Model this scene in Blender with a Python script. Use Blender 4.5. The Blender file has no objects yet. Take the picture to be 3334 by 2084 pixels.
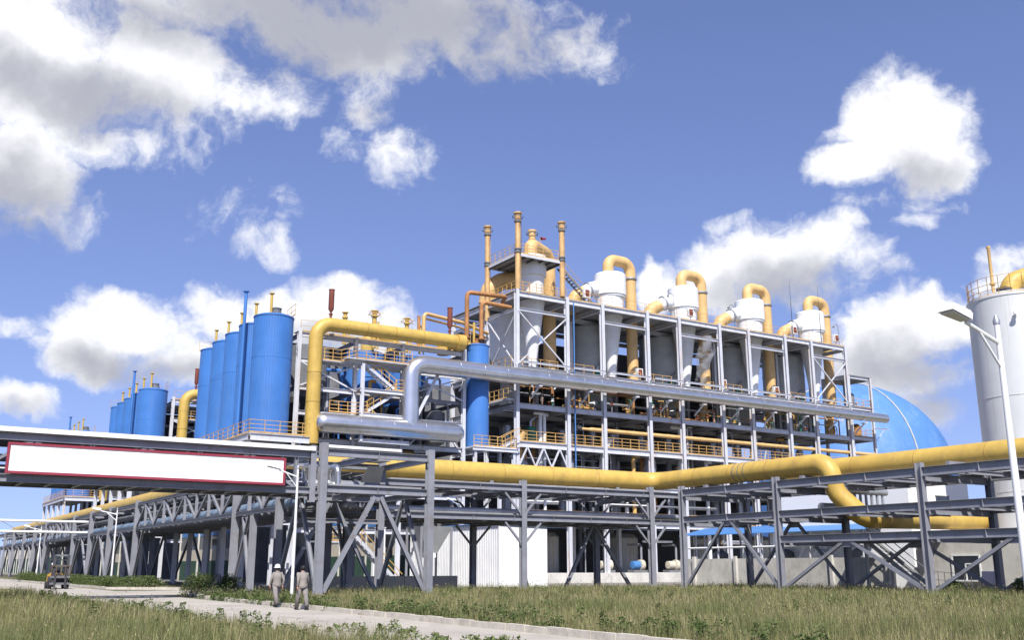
import bpy, math, random
import numpy as np
from mathutils import Vector, Matrix
R = math.radians
random.seed(7); rng = np.random.default_rng(11)
sc = bpy.context.scene
C = sc.collection

# ------------------------------------------------------------------ camera, sky, sun, exposure
cam = bpy.data.cameras.new('camera'); cam_o = bpy.data.objects.new('camera', cam); C.objects.link(cam_o)
cam.sensor_width = 36; cam.lens = 34.97; cam.clip_end = 4000
cam_o.location = (0, 0, 1.7); cam_o.rotation_euler = (R(90) + math.atan(584/2350), 0, 0)
sc.camera = cam_o
SUN_AZ, SUN_EL = 5.0, 50.0            # degrees to the right of straight behind the camera; elevation
sun_dir = Vector((math.sin(R(SUN_AZ))*math.cos(R(SUN_EL)), -math.cos(R(SUN_AZ))*math.cos(R(SUN_EL)), math.sin(R(SUN_EL))))
sl = bpy.data.lights.new('sun', 'SUN'); sl.energy = 5.0; sl.angle = R(0.5); sl.color = (1, .965, .915)
so = bpy.data.objects.new('sun', sl); C.objects.link(so)
so.rotation_euler = sun_dir.to_track_quat('Z', 'Y').to_euler()
sc.view_settings.view_transform = 'Standard'; sc.view_settings.look = 'None'
sc.view_settings.gamma = 1; sc.view_settings.use_curve_mapping = False; sc.view_settings.exposure = 0.5

# clouds: azimuth, elevation, angular half-width, half-height (degrees), weight; then their grey undersides
CLOUDS = [(-28.7,25.4,10.4,4.9,1.00),(-22.3,25.7,8.5,4.1,1.00),(-16.8,25.7,5.8,2.5,0.90),(-28.3,20.1,4.4,2.6,0.80),(-24.2,22.3,6.3,1.8,0.60),(-26.8,18.6,4.2,1.9,0.44),(-27.3,17.2,2.3,1.0,0.32),(-9.7,30.1,17.3,3.5,0.85),(-0.8,29.1,8.4,3.0,0.60),(3.2,28.8,5.2,2.4,0.48),(7.8,30.0,3.8,1.4,0.32),(-9.2,26.3,2.6,2.0,0.50),(-6.8,23.1,2.2,1.9,0.56),(-9.8,23.1,1.8,1.3,0.48),(-5.2,23.2,1.3,1.4,0.40),(-10.8,27.1,1.1,1.3,0.42),(-13.5,17.5,1.5,1.0,0.42),(-16.3,19.2,3.2,1.2,0.20),(-15.2,17.9,1.1,0.9,0.22),(-21.1,13.0,5.6,2.8,1.10),(-23.1,11.2,3.4,2.1,1.00),(-16.4,13.7,5.0,2.4,0.77),(-11.4,14.2,5.1,2.5,1.10),(-8.2,12.8,3.2,2.4,0.90),(-18.0,11.1,6.7,1.8,0.90),(-26.3,8.1,2.4,1.3,0.90),(-26.7,12.2,1.6,0.6,0.22),(23.2,23.4,4.8,3.3,1.10),(20.8,21.8,3.5,1.8,1.00),(24.6,21.2,3.1,2.3,1.00),(23.6,24.8,2.5,1.8,0.90),(22.6,19.4,3.6,1.1,0.30),(13.7,16.3,4.5,2.3,1.00),(17.1,16.5,4.8,2.4,1.00),(8.3,16.1,1.7,1.7,0.80),(13.4,18.7,1.5,0.6,0.32),(19.0,14.8,3.3,1.7,0.56),(19.8,18.2,1.3,0.8,0.32),(22.1,12.2,4.8,2.4,1.00),(20.3,11.0,3.2,2.5,0.90),(23.2,9.8,2.9,1.9,0.80),(22.8,8.1,2.2,1.4,0.56),(23.1,18.0,1.5,0.6,0.28),(27.3,15.4,1.9,1.2,0.40),(25.1,18.6,1.2,0.5,0.24),(26.4,14.7,1.2,0.8,0.32)]
GREYS = [(-26.2,24.0,8.4,2.0,0.90),(-27.9,19.3,4.0,1.8,0.80),(-27.1,17.6,3.1,1.3,0.80),(-9.7,30.1,16.8,3.9,1.10),(-1.6,28.6,7.4,2.9,0.90),(-19.8,29.0,7.0,2.2,0.80),(-8.2,25.8,3.0,1.3,0.50),(-18.7,10.5,7.0,1.2,0.85),(-23.7,10.7,2.6,1.3,0.70),(-11.1,12.3,4.0,1.2,0.40),(-26.2,7.5,2.2,1.0,0.60),(24.0,20.3,2.6,1.4,0.70),(15.8,15.0,5.8,1.7,0.80),(21.7,10.4,4.6,2.0,0.90),(23.2,8.2,2.5,1.5,0.70)]
world = bpy.data.worlds.new('World'); sc.world = world; world.use_nodes = True
nt = world.node_tree; N = nt.nodes; LK = nt.links; N.clear()
def wn(t, **k):
    n = N.new(t)
    for a, b in k.items(): setattr(n, a, b)
    return n
def wput(sock, v):
    if isinstance(v, bpy.types.NodeSocket): LK.new(v, sock)
    else: sock.default_value = v
def wmath(op, a, b=None, c=None, clamp=False):
    n = wn('ShaderNodeMath', operation=op, use_clamp=clamp)
    wput(n.inputs[0], a)
    if b is not None: wput(n.inputs[1], b)
    if c is not None: wput(n.inputs[2], c)
    return n.outputs[0]
def wvec(op, a, b=None):
    n = wn('ShaderNodeVectorMath', operation=op)
    wput(n.inputs[0], a)
    if b is not None: wput(n.inputs[1], b)
    return n.outputs['Value'] if op == 'LENGTH' else n.outputs[0]
sky = wn('ShaderNodeTexSky', sky_type='NISHITA', sun_disc=False)
sky.sun_elevation = R(SUN_EL); sky.sun_rotation = R(180 - SUN_AZ)
sky.air_density = 1.0; sky.dust_density = 0.35; sky.ozone_density = 3.0
tc = wn('ShaderNodeTexCoord'); dirv = tc.outputs['Generated']
svec = wvec('NORMALIZE', wvec('MULTIPLY_ADD', dirv, (1, 1, .75))); svec.node.inputs[0].links[0].from_node.inputs[2].default_value = (0, 0, .13)
LK.new(svec, sky.inputs['Vector'])
def wnoise(vec, scale, detail, rough=.5):
    n = wn('ShaderNodeTexNoise'); n.inputs['Scale'].default_value = scale; n.inputs['Detail'].default_value = detail; n.inputs['Roughness'].default_value = rough
    LK.new(vec, n.inputs['Vector']); return n
warp = wvec('SCALE', wvec('SUBTRACT', wnoise(dirv, 8, 5, .6).outputs['Color'], (.5, .5, .5))); warp.node.inputs['Scale'].default_value = .075
d1 = wvec('ADD', dirv, warp)
sp = wn('ShaderNodeSeparateXYZ'); LK.new(d1, sp.inputs[0])
az = wmath('MULTIPLY', wmath('ARCTAN2', sp.outputs[0], sp.outputs[1]), 57.2958)
el = wmath('MULTIPLY', wmath('ARCSINE', sp.outputs[2]), 57.2958)
cb = wn('ShaderNodeCombineXYZ'); LK.new(az, cb.inputs[0]); LK.new(el, cb.inputs[1]); cb.inputs[2].default_value = 1
def field(blobs):
    """highest of the paraboloids w*(1-|q|^2), one per blob, over azimuth and elevation"""
    acc = None
    for a0, e0, ra, re, w in blobs:
        m = wn('ShaderNodeVectorMath', operation='MULTIPLY_ADD'); LK.new(cb.outputs[0], m.inputs[0])
        m.inputs[1].default_value = (-w/ra**2, -w/re**2, 0); m.inputs[2].default_value = (2*w*a0/ra**2, 2*w*e0/re**2, w*(1 - (a0/ra)**2 - (e0/re)**2))
        d = wn('ShaderNodeVectorMath', operation='DOT_PRODUCT'); LK.new(cb.outputs[0], d.inputs[0]); LK.new(m.outputs[0], d.inputs[1])
        acc = d.outputs['Value'] if acc is None else wmath('MAXIMUM', acc, d.outputs['Value'])
    return acc
# scattered cumulus all round, of the same kind as those in view, away from the view's own sector
g = wmath('MULTIPLY_ADD', wnoise(dirv, 3.2, 3).outputs['Fac'], 4.2, -2.35)
off = wmath('MULTIPLY_ADD', wmath('ABSOLUTE', az), 1/12, -36/12, clamp=True)
hi = wmath('MULTIPLY_ADD', el, 1/8, -34/8, clamp=True)
g = wmath('MULTIPLY_ADD', wmath('SUBTRACT', 1.0, wmath('MAXIMUM', off, hi)), -3.0, g)
fb = wnoise(d1, 11, 11, .62).outputs['Fac']
F0 = wmath('MAXIMUM', wmath('MAXIMUM', field(CLOUDS), -1.0), g)
D = wmath('ADD', F0, wmath('MULTIPLY_ADD', fb, 3.1, -1.80))
d2 = wvec('ADD', d1, (0, -.004, .012)); fb2 = wnoise(d2, 14, 5, .55).outputs['Fac']
G0 = wmath('MAXIMUM', wmath('MAXIMUM', field(GREYS), -.6), wmath('MULTIPLY_ADD', g, .6, -.2))
S = wmath('MULTIPLY_ADD', fb2, 1.3, wmath('MULTIPLY_ADD', G0, .8, -.68))
def wsmooth(v, a, b):
    m = wn('ShaderNodeMapRange', interpolation_type='SMOOTHSTEP'); LK.new(v, m.inputs[0])
    m.inputs[1].default_value = a; m.inputs[2].default_value = b
    return m.outputs[0]
alpha = wsmooth(D, -.18, .52); shade = wsmooth(S, -.35, .85)
ccol = wn('ShaderNodeMix', data_type='RGBA'); LK.new(shade, ccol.inputs[0])
ccol.inputs[6].default_value = (.76, .765, .79, 1); ccol.inputs[7].default_value = (.335, .345, .40, 1)
skm = wn('ShaderNodeMix', data_type='RGBA', blend_type='MULTIPLY'); skm.inputs[0].default_value = 1
LK.new(sky.outputs[0], skm.inputs[6]); skm.inputs[7].default_value = (.113, .099, .119, 1)
mixc = wn('ShaderNodeMix', data_type='RGBA'); LK.new(alpha, mixc.inputs[0]); LK.new(skm.outputs[2], mixc.inputs[6]); LK.new(ccol.outputs[2], mixc.inputs[7])
bg = wn('ShaderNodeBackground'); LK.new(mixc.outputs[2], bg.inputs[0]); bg.inputs[1].default_value = 1.0
world.cycles.sampling_method = 'MANUAL'; world.cycles.sample_map_resolution = 512
wo = wn('ShaderNodeOutputWorld'); LK.new(bg.outputs[0], wo.inputs[0])

# ------------------------------------------------------------------ helpers
# The plant stands on a square grid turned 32.4 degrees: u runs right and away, v runs left and away.
GA = R(32.4); EU = Vector((math.cos(GA), math.sin(GA), 0)); EV = Vector((-math.sin(GA), math.cos(GA), 0)); EZ = Vector((0, 0, 1))
def W(u, v, z=0): return EU*u + EV*v + EZ*z
U3, V3, Z3 = Vector((1, 0, 0)), Vector((0, 1, 0)), Vector((0, 0, 1))
def uvw(p): return W(p[0], p[1], p[2])

class MB:
    """collects shapes in plant coordinates (u, v, z)"""
    def __init__(s): s.v = []; s.f = []
    def add(s, vs, fs):
        o = len(s.v); s.v += [tuple(x) for x in vs]; s.f += [tuple(i + o for i in f) for f in fs]; return s
    def box(s, a, b):
        (x0, y0, z0), (x1, y1, z1) = a, b
        return s.add([(x0,y0,z0),(x1,y0,z0),(x1,y1,z0),(x0,y1,z0),(x0,y0,z1),(x1,y0,z1),(x1,y1,z1),(x0,y1,z1)],
                     [(3,2,1,0),(4,5,6,7),(0,1,5,4),(1,2,6,5),(2,3,7,6),(3,0,4,7)])
    def bar(s, p, q, w, h=None, up=Z3):
        h = h or w; p = Vector(p); q = Vector(q); d = (q - p).normalized()
        if abs(d.dot(up)) > .98: up = V3
        a = d.cross(up).normalized(); b = a.cross(d)
        vs = []
        for c in (p, q):
            for i, j in ((-1,-1),(1,-1),(1,1),(-1,1)): vs.append(c + a*i*w/2 + b*j*h/2)
        return s.add(vs, [(3,2,1,0),(4,5,6,7),(0,1,5,4),(1,2,6,5),(2,3,7,6),(3,0,4,7)])
    def hsec(s, p, q, hd, h, w, tw=.014, tf=.022):
        """I-section from p to q; hd = direction between the two flanges"""
        p = Vector(p); q = Vector(q); d = (q - p).normalized(); hd = (hd - d*hd.dot(d)).normalized(); wd = d.cross(hd)
        pr = [(-w/2,-h/2),(w/2,-h/2),(w/2,-h/2+tf),(tw/2,-h/2+tf),(tw/2,h/2-tf),(w/2,h/2-tf),(w/2,h/2),(-w/2,h/2),(-w/2,h/2-tf),(-tw/2,h/2-tf),(-tw/2,-h/2+tf),(-w/2,-h/2+tf)]
        vs = [c + wd*x + hd*y for c in (p, q) for x, y in pr]
        fs = [(i, (i+1) % 12, (i+1) % 12 + 12, i + 12) for i in range(12)]
        for o in (0, 12): fs += [(o+0,o+1,o+2,o+11),(o+3,o+4,o+9,o+10),(o+5,o+6,o+7,o+8)]
        return s.add(vs, fs)
    def lathe(s, c, prof, n=32, axis=Z3, cap=True, ref=None):
        c = Vector(c); axis = Vector(axis).normalized(); ref = ref or (U3 if abs(axis.x) < .9 else V3)
        a = axis.cross(ref).normalized(); b = axis.cross(a)
        vs = []
        for r, z in prof:
            for i in range(n):
                t = 2*math.pi*i/n; vs.append(c + axis*z + (a*math.cos(t) + b*math.sin(t))*r)
        m = len(prof); fs = [(k*n+i, k*n+(i+1) % n, (k+1)*n+(i+1) % n, (k+1)*n+i) for k in range(m-1) for i in range(n)]
        if cap: fs += [tuple(reversed(range(n))), tuple(range((m-1)*n, m*n))]
        return s.add(vs, fs)
    def ribbed(s, c, r, z0, z1, n=48, g=.022):
        """cladding of upright sheets with recessed joints"""
        prof = []
        for i in range(n):
            t = 2*math.pi*i/n; w = 2*math.pi/n
            prof += [(t, r), (t + w*.86, r), (t + w*.90, r-g), (t + w*.96, r-g)]
        vs = []
        for z in (z0, z1): vs += [(c[0]+rr*math.cos(t), c[1]+rr*math.sin(t), z) for t, rr in prof]
        m = len(prof); fs = [(i, (i+1) % m, (i+1) % m + m, i + m) for i in range(m)] + [tuple(range(m, 2*m))]
        return s.add(vs, fs)
    def tube(s, pts, r, n=20, bend=None, cap=True, k=7):
        pts = [Vector(p) for p in pts]; path = [pts[0]]
        for i in range(1, len(pts)-1):
            p, a, b = pts[i], pts[i-1], pts[i+1]; da = (a-p).normalized(); db = (b-p).normalized()
            ang = da.angle(db)
            if bend and ang < 3.1:
                t = min(bend/math.tan(ang/2), (a-p).length*.49, (b-p).length*.49); rr = t*math.tan(ang/2)
                cen = p + (da+db).normalized()*(rr/math.sin(ang/2)); v0 = p+da*t-cen; v1 = p+db*t-cen; th = v0.angle(v1)
                for j in range(k+1):
                    f = j/k; path.append(cen + (v0*math.sin((1-f)*th) + v1*math.sin(f*th))/math.sin(th))
            else: path.append(p)
        path.append(pts[-1])
        d0 = (path[1]-path[0]).normalized(); x = d0.cross(Z3) if abs(d0.z) < .9 else d0.cross(V3); x.normalize()
        vs = []; m = len(path)
        for i, p in enumerate(path):
            d = (path[min(i+1, m-1)] - path[max(i-1, 0)]).normalized(); x = (x - d*x.dot(d)).normalized(); y = d.cross(x)
            rr = r[min(i, len(r)-1)] if isinstance(r, (list, tuple)) else r
            for j in range(n):
                t = 2*math.pi*j/n; vs.append(p + (x*math.cos(t) + y*math.sin(t))*rr)
        fs = [(i*n+j, i*n+(j+1) % n, (i+1)*n+(j+1) % n, (i+1)*n+j) for i in range(m-1) for j in range(n)]
        if cap: fs += [tuple(reversed(range(n))), tuple(range((m-1)*n, m*n))]
        return s.add(vs, fs)
    def rail(s, pts, h=1.1, step=1.6, t=.055, bars=(1.0, .5)):
        """handrail along a polyline at deck height"""
        for p, q in zip(pts, pts[1:]):
            p = Vector(p); q = Vector(q); L = (q-p).length; n = max(1, round(L/step))
            for i in range(n+1):
                c = p.lerp(q, i/n); s.bar(c, c + Z3*h, t)
            for b in bars: s.bar(p + Z3*h*b, q + Z3*h*b, t*.9)
            s.bar(p + Z3*.07, q + Z3*.07, .02, .12)
        return s

MATS = {}
def mat(name, col, rough=.6, metal=0., var=.14, scale=.7, stain=None, stain_amt=.0, stain_scale=(1.2, 1.2, .25), spec=.4, bump=0., bscale=30, col2=None):
    m = bpy.data.materials.new(name); m.use_nodes = True; t = m.node_tree; n = t.nodes; l = t.links
    b = n['Principled BSDF']; b.inputs['Roughness'].default_value = rough; b.inputs['Metallic'].default_value = metal
    b.inputs['Specular IOR Level'].default_value = spec
    g = n.new('ShaderNodeNewGeometry')
    no = n.new('ShaderNodeTexNoise'); no.inputs['Scale'].default_value = scale; no.inputs['Detail'].default_value = 6; no.inputs['Roughness'].default_value = .65
    l.new(g.outputs['Position'], no.inputs['Vector'])
    mx = n.new('ShaderNodeMix'); mx.data_type = 'RGBA'
    c2 = col2 or tuple(c*(1-var*1.6) for c in col)
    mx.inputs[6].default_value = (*[min(1, c*(1+var*.6)) for c in col], 1); mx.inputs[7].default_value = (*c2, 1)
    rp = n.new('ShaderNodeMapRange'); rp.inputs[1].default_value = .3; rp.inputs[2].default_value = .72
    l.new(no.outputs['Fac'], rp.inputs[0]); l.new(rp.outputs[0], mx.inputs[0]); out = mx.outputs[2]
    if stain:
        mp = n.new('ShaderNodeMapping'); mp.inputs['Scale'].default_value = stain_scale; l.new(g.outputs['Position'], mp.inputs[0])
        s2 = n.new('ShaderNodeTexNoise'); s2.inputs['Scale'].default_value = 1.7; s2.inputs['Detail'].default_value = 8; s2.inputs['Roughness'].default_value = .7
        l.new(mp.outputs[0], s2.inputs['Vector'])
        r2 = n.new('ShaderNodeMapRange'); r2.inputs[1].default_value = .62 - .22*stain_amt; r2.inputs[2].default_value = .80 - .18*stain_amt; r2.inputs[4].default_value = .85
        l.new(s2.outputs['Fac'], r2.inputs[0])
        m2 = n.new('ShaderNodeMix'); m2.data_type = 'RGBA'; l.new(r2.outputs[0], m2.inputs[0]); l.new(out, m2.inputs[6]); m2.inputs[7].default_value = (*stain, 1); out = m2.outputs[2]
    l.new(out, b.inputs['Base Color'])
    if bump:
        bn = n.new('ShaderNodeTexNoise'); bn.inputs['Scale'].default_value = bscale; bn.inputs['Detail'].default_value = 5; l.new(g.outputs['Position'], bn.inputs['Vector'])
        bp = n.new('ShaderNodeBump'); bp.inputs['Strength'].default_value = bump; bp.inputs['Distance'].default_value = .03; l.new(bn.outputs['Fac'], bp.inputs['Height']); l.new(bp.outputs[0], b.inputs['Normal'])
    MATS[name] = m; return m
RUST = (.2, .085, .03)
mat('rack', (.235, .24, .268), .55, var=.14, stain=(.15, .115, .085), stain_amt=.28, stain_scale=(.9, .9, .5))
mat('frame', (.54, .55, .59), .5, var=.08, stain=(.42, .29, .17), stain_amt=.4, stain_scale=(.8, .8, .12))
mat('deck', (.3, .3, .31), .8, var=.2)
mat('yellow', (.53, .355, .08), .5, var=.14, scale=.9, stain=(.36, .235, .08), stain_amt=.42, stain_scale=(.8, .8, .5))
mat('yellow_seam', (.4, .255, .06), .6, var=.2, stain=(.25, .15, .06), stain_amt=.5, stain_scale=(1, 1, 1))
mat('pale_yellow', (.63, .41, .17), .5, var=.12, stain=(.42, .22, .09), stain_amt=.3, stain_scale=(1, 1, .2))
mat('rail_yellow', (.58, .36, .12), .6, var=.2, stain=(.3, .12, .05), stain_amt=.5, stain_scale=(1, 1, 1))
mat('blue', (.052, .178, .48), .5, var=.13, scale=.35, stain=(.075, .175, .4), stain_amt=.5, stain_scale=(.9, .9, .08))
mat('dome_blue', (.08, .2, .46), .6, var=.1, scale=.15, stain=(.14, .25, .42), stain_amt=.5, stain_scale=(.2, .2, .08))
mat('blue_sheet', (.07, .2, .46), .5, var=.08)
mat('silver', (.66, .65, .64), .28, metal=.9, var=.1, scale=.5, stain=(.42, .38, .33), stain_amt=.25, stain_scale=(.4, .4, .6))
mat('silver_dull', (.42, .43, .45), .45, metal=.6, var=.15)
mat('white', (.76, .76, .75), .5, var=.06, stain=(.5, .46, .4), stain_amt=.12, stain_scale=(1, 1, .15))
mat('tank_white', (.6, .61, .6), .5, var=.06, scale=.3, stain=(.42, .36, .28), stain_amt=.28, stain_scale=(1.6, 1.6, .07))
mat('vessel', (.4, .41, .4), .6, var=.12, stain=(.24, .22, .2), stain_amt=.2, stain_scale=(.8, .8, .1))
mat('pale_blue_pipe', (.2, .27, .36), .5, var=.1)
mat('lens', (.55, .55, .56), .4)
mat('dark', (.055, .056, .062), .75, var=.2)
mat('mid_grey', (.16, .165, .175), .7, var=.2)
mat('stack', (.6, .385, .165), .6, var=.2, stain=(.3, .13, .05), stain_amt=.62, stain_scale=(1.4, 1.4, .22))
mat('rusty', (.42, .2, .075), .75, var=.3, stain=RUST, stain_amt=.7, stain_scale=(1.5, 1.5, .6))
mat('red_brown', (.2, .055, .035), .7, var=.2)
mat('red', (.27, .035, .055), .5, var=.06)
mat('sign_white', (.84, .84, .84), .5, var=.02)
mat('concrete', (.56, .54, .49), .9, var=.12, stain=(.3, .285, .26), stain_amt=.45, stain_scale=(.5, .5, .3), bump=.25)
mat('road', (.4, .365, .31), .92, var=.13, scale=.25, stain=(.26, .235, .2), stain_amt=.45, stain_scale=(.35, .35, .35), bump=.3, bscale=14)
mat('kerb', (.55, .5, .42), .9, var=.16, scale=1.6, stain=(.3, .27, .22), stain_amt=.4, stain_scale=(1, 1, 1), bump=.3)
mat('yard', (.23, .22, .2), .95, var=.22, scale=.2, stain=(.13, .125, .11), stain_amt=.5, stain_scale=(.3, .3, .3), bump=.3)
mat('soil', (.115, .1, .055), .95, var=.3, scale=.4, col2=(.075, .08, .035), bump=.5, bscale=6)
mat('green', (.03, .16, .1), .55, var=.15)
mat('wall_green', (.03, .075, .05), .8, var=.15)
mat('cream', (.55, .5, .4), .85, var=.1, stain=(.35, .3, .24), stain_amt=.3)
mat('glass', (.03, .035, .045), .12, var=.3, spec=.8)
mat('work_trousers', (.22, .2, .185), .9, var=.2, scale=9)
mat('workwear', (.26, .232, .205), .9, var=.14, scale=5)
mat('skin', (.42, .21, .135), .6, var=.06)
mat('hair', (.012, .011, .011), .7)
mat('shoe', (.02, .02, .022), .6)
mat('helmet', (.78, .78, .76), .3, var=.03)
mat('blue_shirt', (.09, .1, .17), .9)
mat('lamp_white', (.74, .74, .73), .45, var=.04)
mat('tyre', (.018, .018, .02), .85)
mat('truck_yellow', (.4, .22, .03), .5, var=.15)
mat('sand', (.42, .34, .22), .95, var=.2, scale=2, bump=.5, bscale=9)
mat('bark', (.1, .075, .05), .9)
M = MATS
def leafmat(name):
    m = bpy.data.materials.new(name); m.use_nodes = True; t = m.node_tree; n = t.nodes; l = t.links
    b = n['Principled BSDF']; b.inputs['Roughness'].default_value = .65; b.inputs['Specular IOR Level'].default_value = .2
    a = n.new('ShaderNodeAttribute'); a.attribute_name = 'tint'; l.new(a.outputs['Color'], b.inputs['Base Color'])
    tr = n.new('ShaderNodeBsdfTranslucent'); l.new(a.outputs['Color'], tr.inputs[0]); mx = n.new('ShaderNodeMixShader'); mx.inputs[0].default_value = .25
    l.new(b.outputs[0], mx.inputs[1]); l.new(tr.outputs[0], mx.inputs[2]); l.new(mx.outputs[0], n['Material Output'].inputs[0])
    M[name] = m
leafmat('leaf')

def tag(o, label=None, cat=None, group=None, kind=None):
    if label: o['label'] = label
    if cat: o['category'] = cat
    if group: o['group'] = group
    if kind: o['kind'] = kind
    return o
def thing(name, label, cat, base, group=None):
    o = bpy.data.objects.new(name, None); o.empty_display_size = .3; C.objects.link(o); o.location = uvw(base)
    o['_b'] = 0; del o['_b']
    return tag(o, label, cat, group)
def root_of(o):
    p = Vector((0, 0, 0))
    while o: p = p + Vector(o.location); o = o.parent
    return p
def part(name, mb, m, parent=None, smooth=False, base=None, label=None):
    """one mesh object; vertices in plant coordinates, origin at the parent (or at base)"""
    me = bpy.data.meshes.new(name)
    org = root_of(parent) if parent else (uvw(base) if base else Vector((0, 0, 0)))
    me.from_pydata([uvw(v) - org for v in mb.v], [], mb.f); me.materials.append(M[m] if isinstance(m, str) else m)
    if smooth:
        me.shade_smooth(); me.set_sharp_from_angle(angle=R(38))
    o = bpy.data.objects.new(name, me); C.objects.link(o)
    if parent: o.parent = parent
    else: o.location = org
    if label: o['label'] = label
    return o
def copy_tree(o, delta, label=None, parent=None):
    c = o.copy(); C.objects.link(c); c.parent = parent
    if parent is None: c.location = Vector(o.location) + EU*delta[0] + EV*delta[1] + EZ*delta[2]
    if label: c['label'] = label
    for ch in list(o.children): copy_tree(ch, delta, None, c)
    return c
def Hcol(parent, u, v, z0, z1, s=.45, m='rack', plate=True):
    b = MB().hsec((u, v, z0), (u, v, z1), V3, s, s, .02, .028)
    if plate: b.box((u-s*.7, v-s*.7, z0+.17), (u+s*.7, v+s*.7, z0+.21))
    return part('column', b, m, parent)
def Hbeam(parent, p, q, h=.5, w=.25, m='rack', stiff=0, name='beam'):
    b = MB().hsec(p, q, Z3, h, w, .014, .026)
    if stiff:
        P_, Q_ = Vector(p), Vector(q); n = max(1, int((Q_-P_).length/stiff))
        for i in range(1, n):
            c = P_.lerp(Q_, i/n); d = (Q_-P_).normalized(); wd = d.cross(Z3).normalized()*(w*.48)
            b.bar(c - wd, c + wd, .02, h - .06)
    return part(name, b, m, parent)
def Brace(parent, p, q, s=.18, m='rack', hd=V3, name='brace'):
    return part(name, MB().hsec(p, q, hd, s, s, .012, .016), m, parent)

# ------------------------------------------------------------------ the setting
g = MB().add([(-900, -300, 0), (1600, -300, 0), (1600, 1600, 0), (-900, 1600, 0)], [(0, 1, 2, 3)])
tag(part('ground', g, 'soil'), kind='structure')
g = MB().box((15.5, 69.5, -.2), (200, 330, .012)); g.box((16.6, 69.5, -.19), (15.5, 69.52, .011))
yard = tag(part('yard', MB().box((29.5, 70, -.2), (200, 330, .012)), 'yard'), kind='structure')
road = part('road', MB().box((9.7, 66, -.2), (15.45, 330, .02)).box((9.7, -40, -.2), (15.45, 66, .004)).box((15.45, 66, -.2), (29.5, 77, .016)), 'road'); tag(road, kind='structure')
for i in range(20):
    for c in range(2):
        v0 = -34+i*5; part('slab', MB().box((9.72+c*2.87, v0, -.1), (12.56+c*2.87, v0+4.965, .022+random.uniform(0, .006))), 'road', road)
kerb = tag(bpy.data.objects.new('kerb', None), kind='structure'); C.objects.link(kerb); kerb.location = W(15.2, 19, 0)
def kerb_run(p, q, h=.2, gap=.03, wob=.02):
    P_, Q_ = Vector(p), Vector(q); L = (Q_-P_).length; n = int(L/1.0)
    for i in range(n):
        a = P_.lerp(Q_, i/n); b = P_.lerp(Q_, (i+1)/n - gap/L)
        w = random.uniform(-wob, wob); hh = h + random.uniform(-.02, .015)
        off = Vector((w, w, 0))
        part('kerb_stone', MB().bar(a + off + Z3*hh/2, b + off + Z3*hh/2, .16, hh), 'kerb', kerb)
kerb_run((14.6, 5, 0), (15.5, 40, 0)); kerb_run((15.5, 40.1, 0), (15.9, 56, 0)); kerb_run((15.9, 56.1, 0), (16.6, 60.5, 0)); kerb_run((16.4, 60.8, 0), (19.2, 63.8, 0), gap=.3, wob=.09)
kerb_run((16.2, 84, 0), (15.3, 160, 0)); kerb_run((20.4, 78.6, 0), (16.2, 84, 0))

# ------------------------------------------------------------------ grey pipe racks
def cross_level(t, us, v0, v1, z, n=3, h=.35):
    """cross members between front and rear rows"""
    for u in us: Hbeam(t, (u, v0, z), (u, v1, z), h, .22)
# right rack, along v at u 53.5 and 60.5
rk = thing('pipe_rack', 'grey steel pipe rack on the right carrying the yellow duct over the field', 'pipe rack', (53.5, 49.7, 0), 'grey steel pipe racks')
RV = [59.5, 49.7, 38.1, 26.5, 15]
for v in RV:
    Hcol(rk, 53.5, v, 0, 7.85, .41); Hcol(rk, 60.5, v, 0, 7.5, .41)
for a, b in zip(RV, RV[1:]):
    for u in (53.5, 60.5):
        Hbeam(rk, (u, a-.23, 7.3), (u, b+.23, 7.3), .55, .3, stiff=3.6)
        Hbeam(rk, (u, a-.23, 5.25), (u, b+.23, 5.25), .5, .28, stiff=3.6)
        if a < 55: Hbeam(rk, (u, a-.23, 3.55), (u, b+.23, 3.55), .5, .28, stiff=3.6)
    zt = 5.0 if a > 55 else 3.3
    for u in (53.5, 60.5): part('gusset_plate', MB().box((u-.02, (a+b)/2-.55, zt-.35), (u+.02, (a+b)/2+.55, zt+.05)), 'rack', rk)
    for u in (53.5, 60.5):
        mid = (a+b)/2
        Brace(rk, (u, a-.2, .25), (u, mid+.3, zt), .2, hd=U3); Brace(rk, (u, b+.2, .25), (u, mid-.3, zt), .2, hd=U3)
for v in RV:
    for z in (7.0, 5.0) + (() if v > 55 else (3.35,)):
        Hbeam(rk, (53.7, v, z), (60.3, v, z), .45, .25)
    part('duct_shoe', MB().box((55.2, v-.9, 7.25), (56.9, v-.65, 7.98)).box((54.9, v-1.0, 7.22), (57.1, v-.55, 7.3)), 'rack', rk)
for a, b in zip(RV, RV[1:]):
    for k in range(1, 4):
        v = a + (b-a)*k/4
        for z in (7.1, 5.05): Hbeam(rk, (53.65, v, z), (60.35, v, z), .25, .16)
for v in RV:
    for u in (53.5, 60.5): part('footing', MB().box((u-.5, v-.5, 0), (u+.5, v+.5, .16)), 'concrete', rk)
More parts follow.
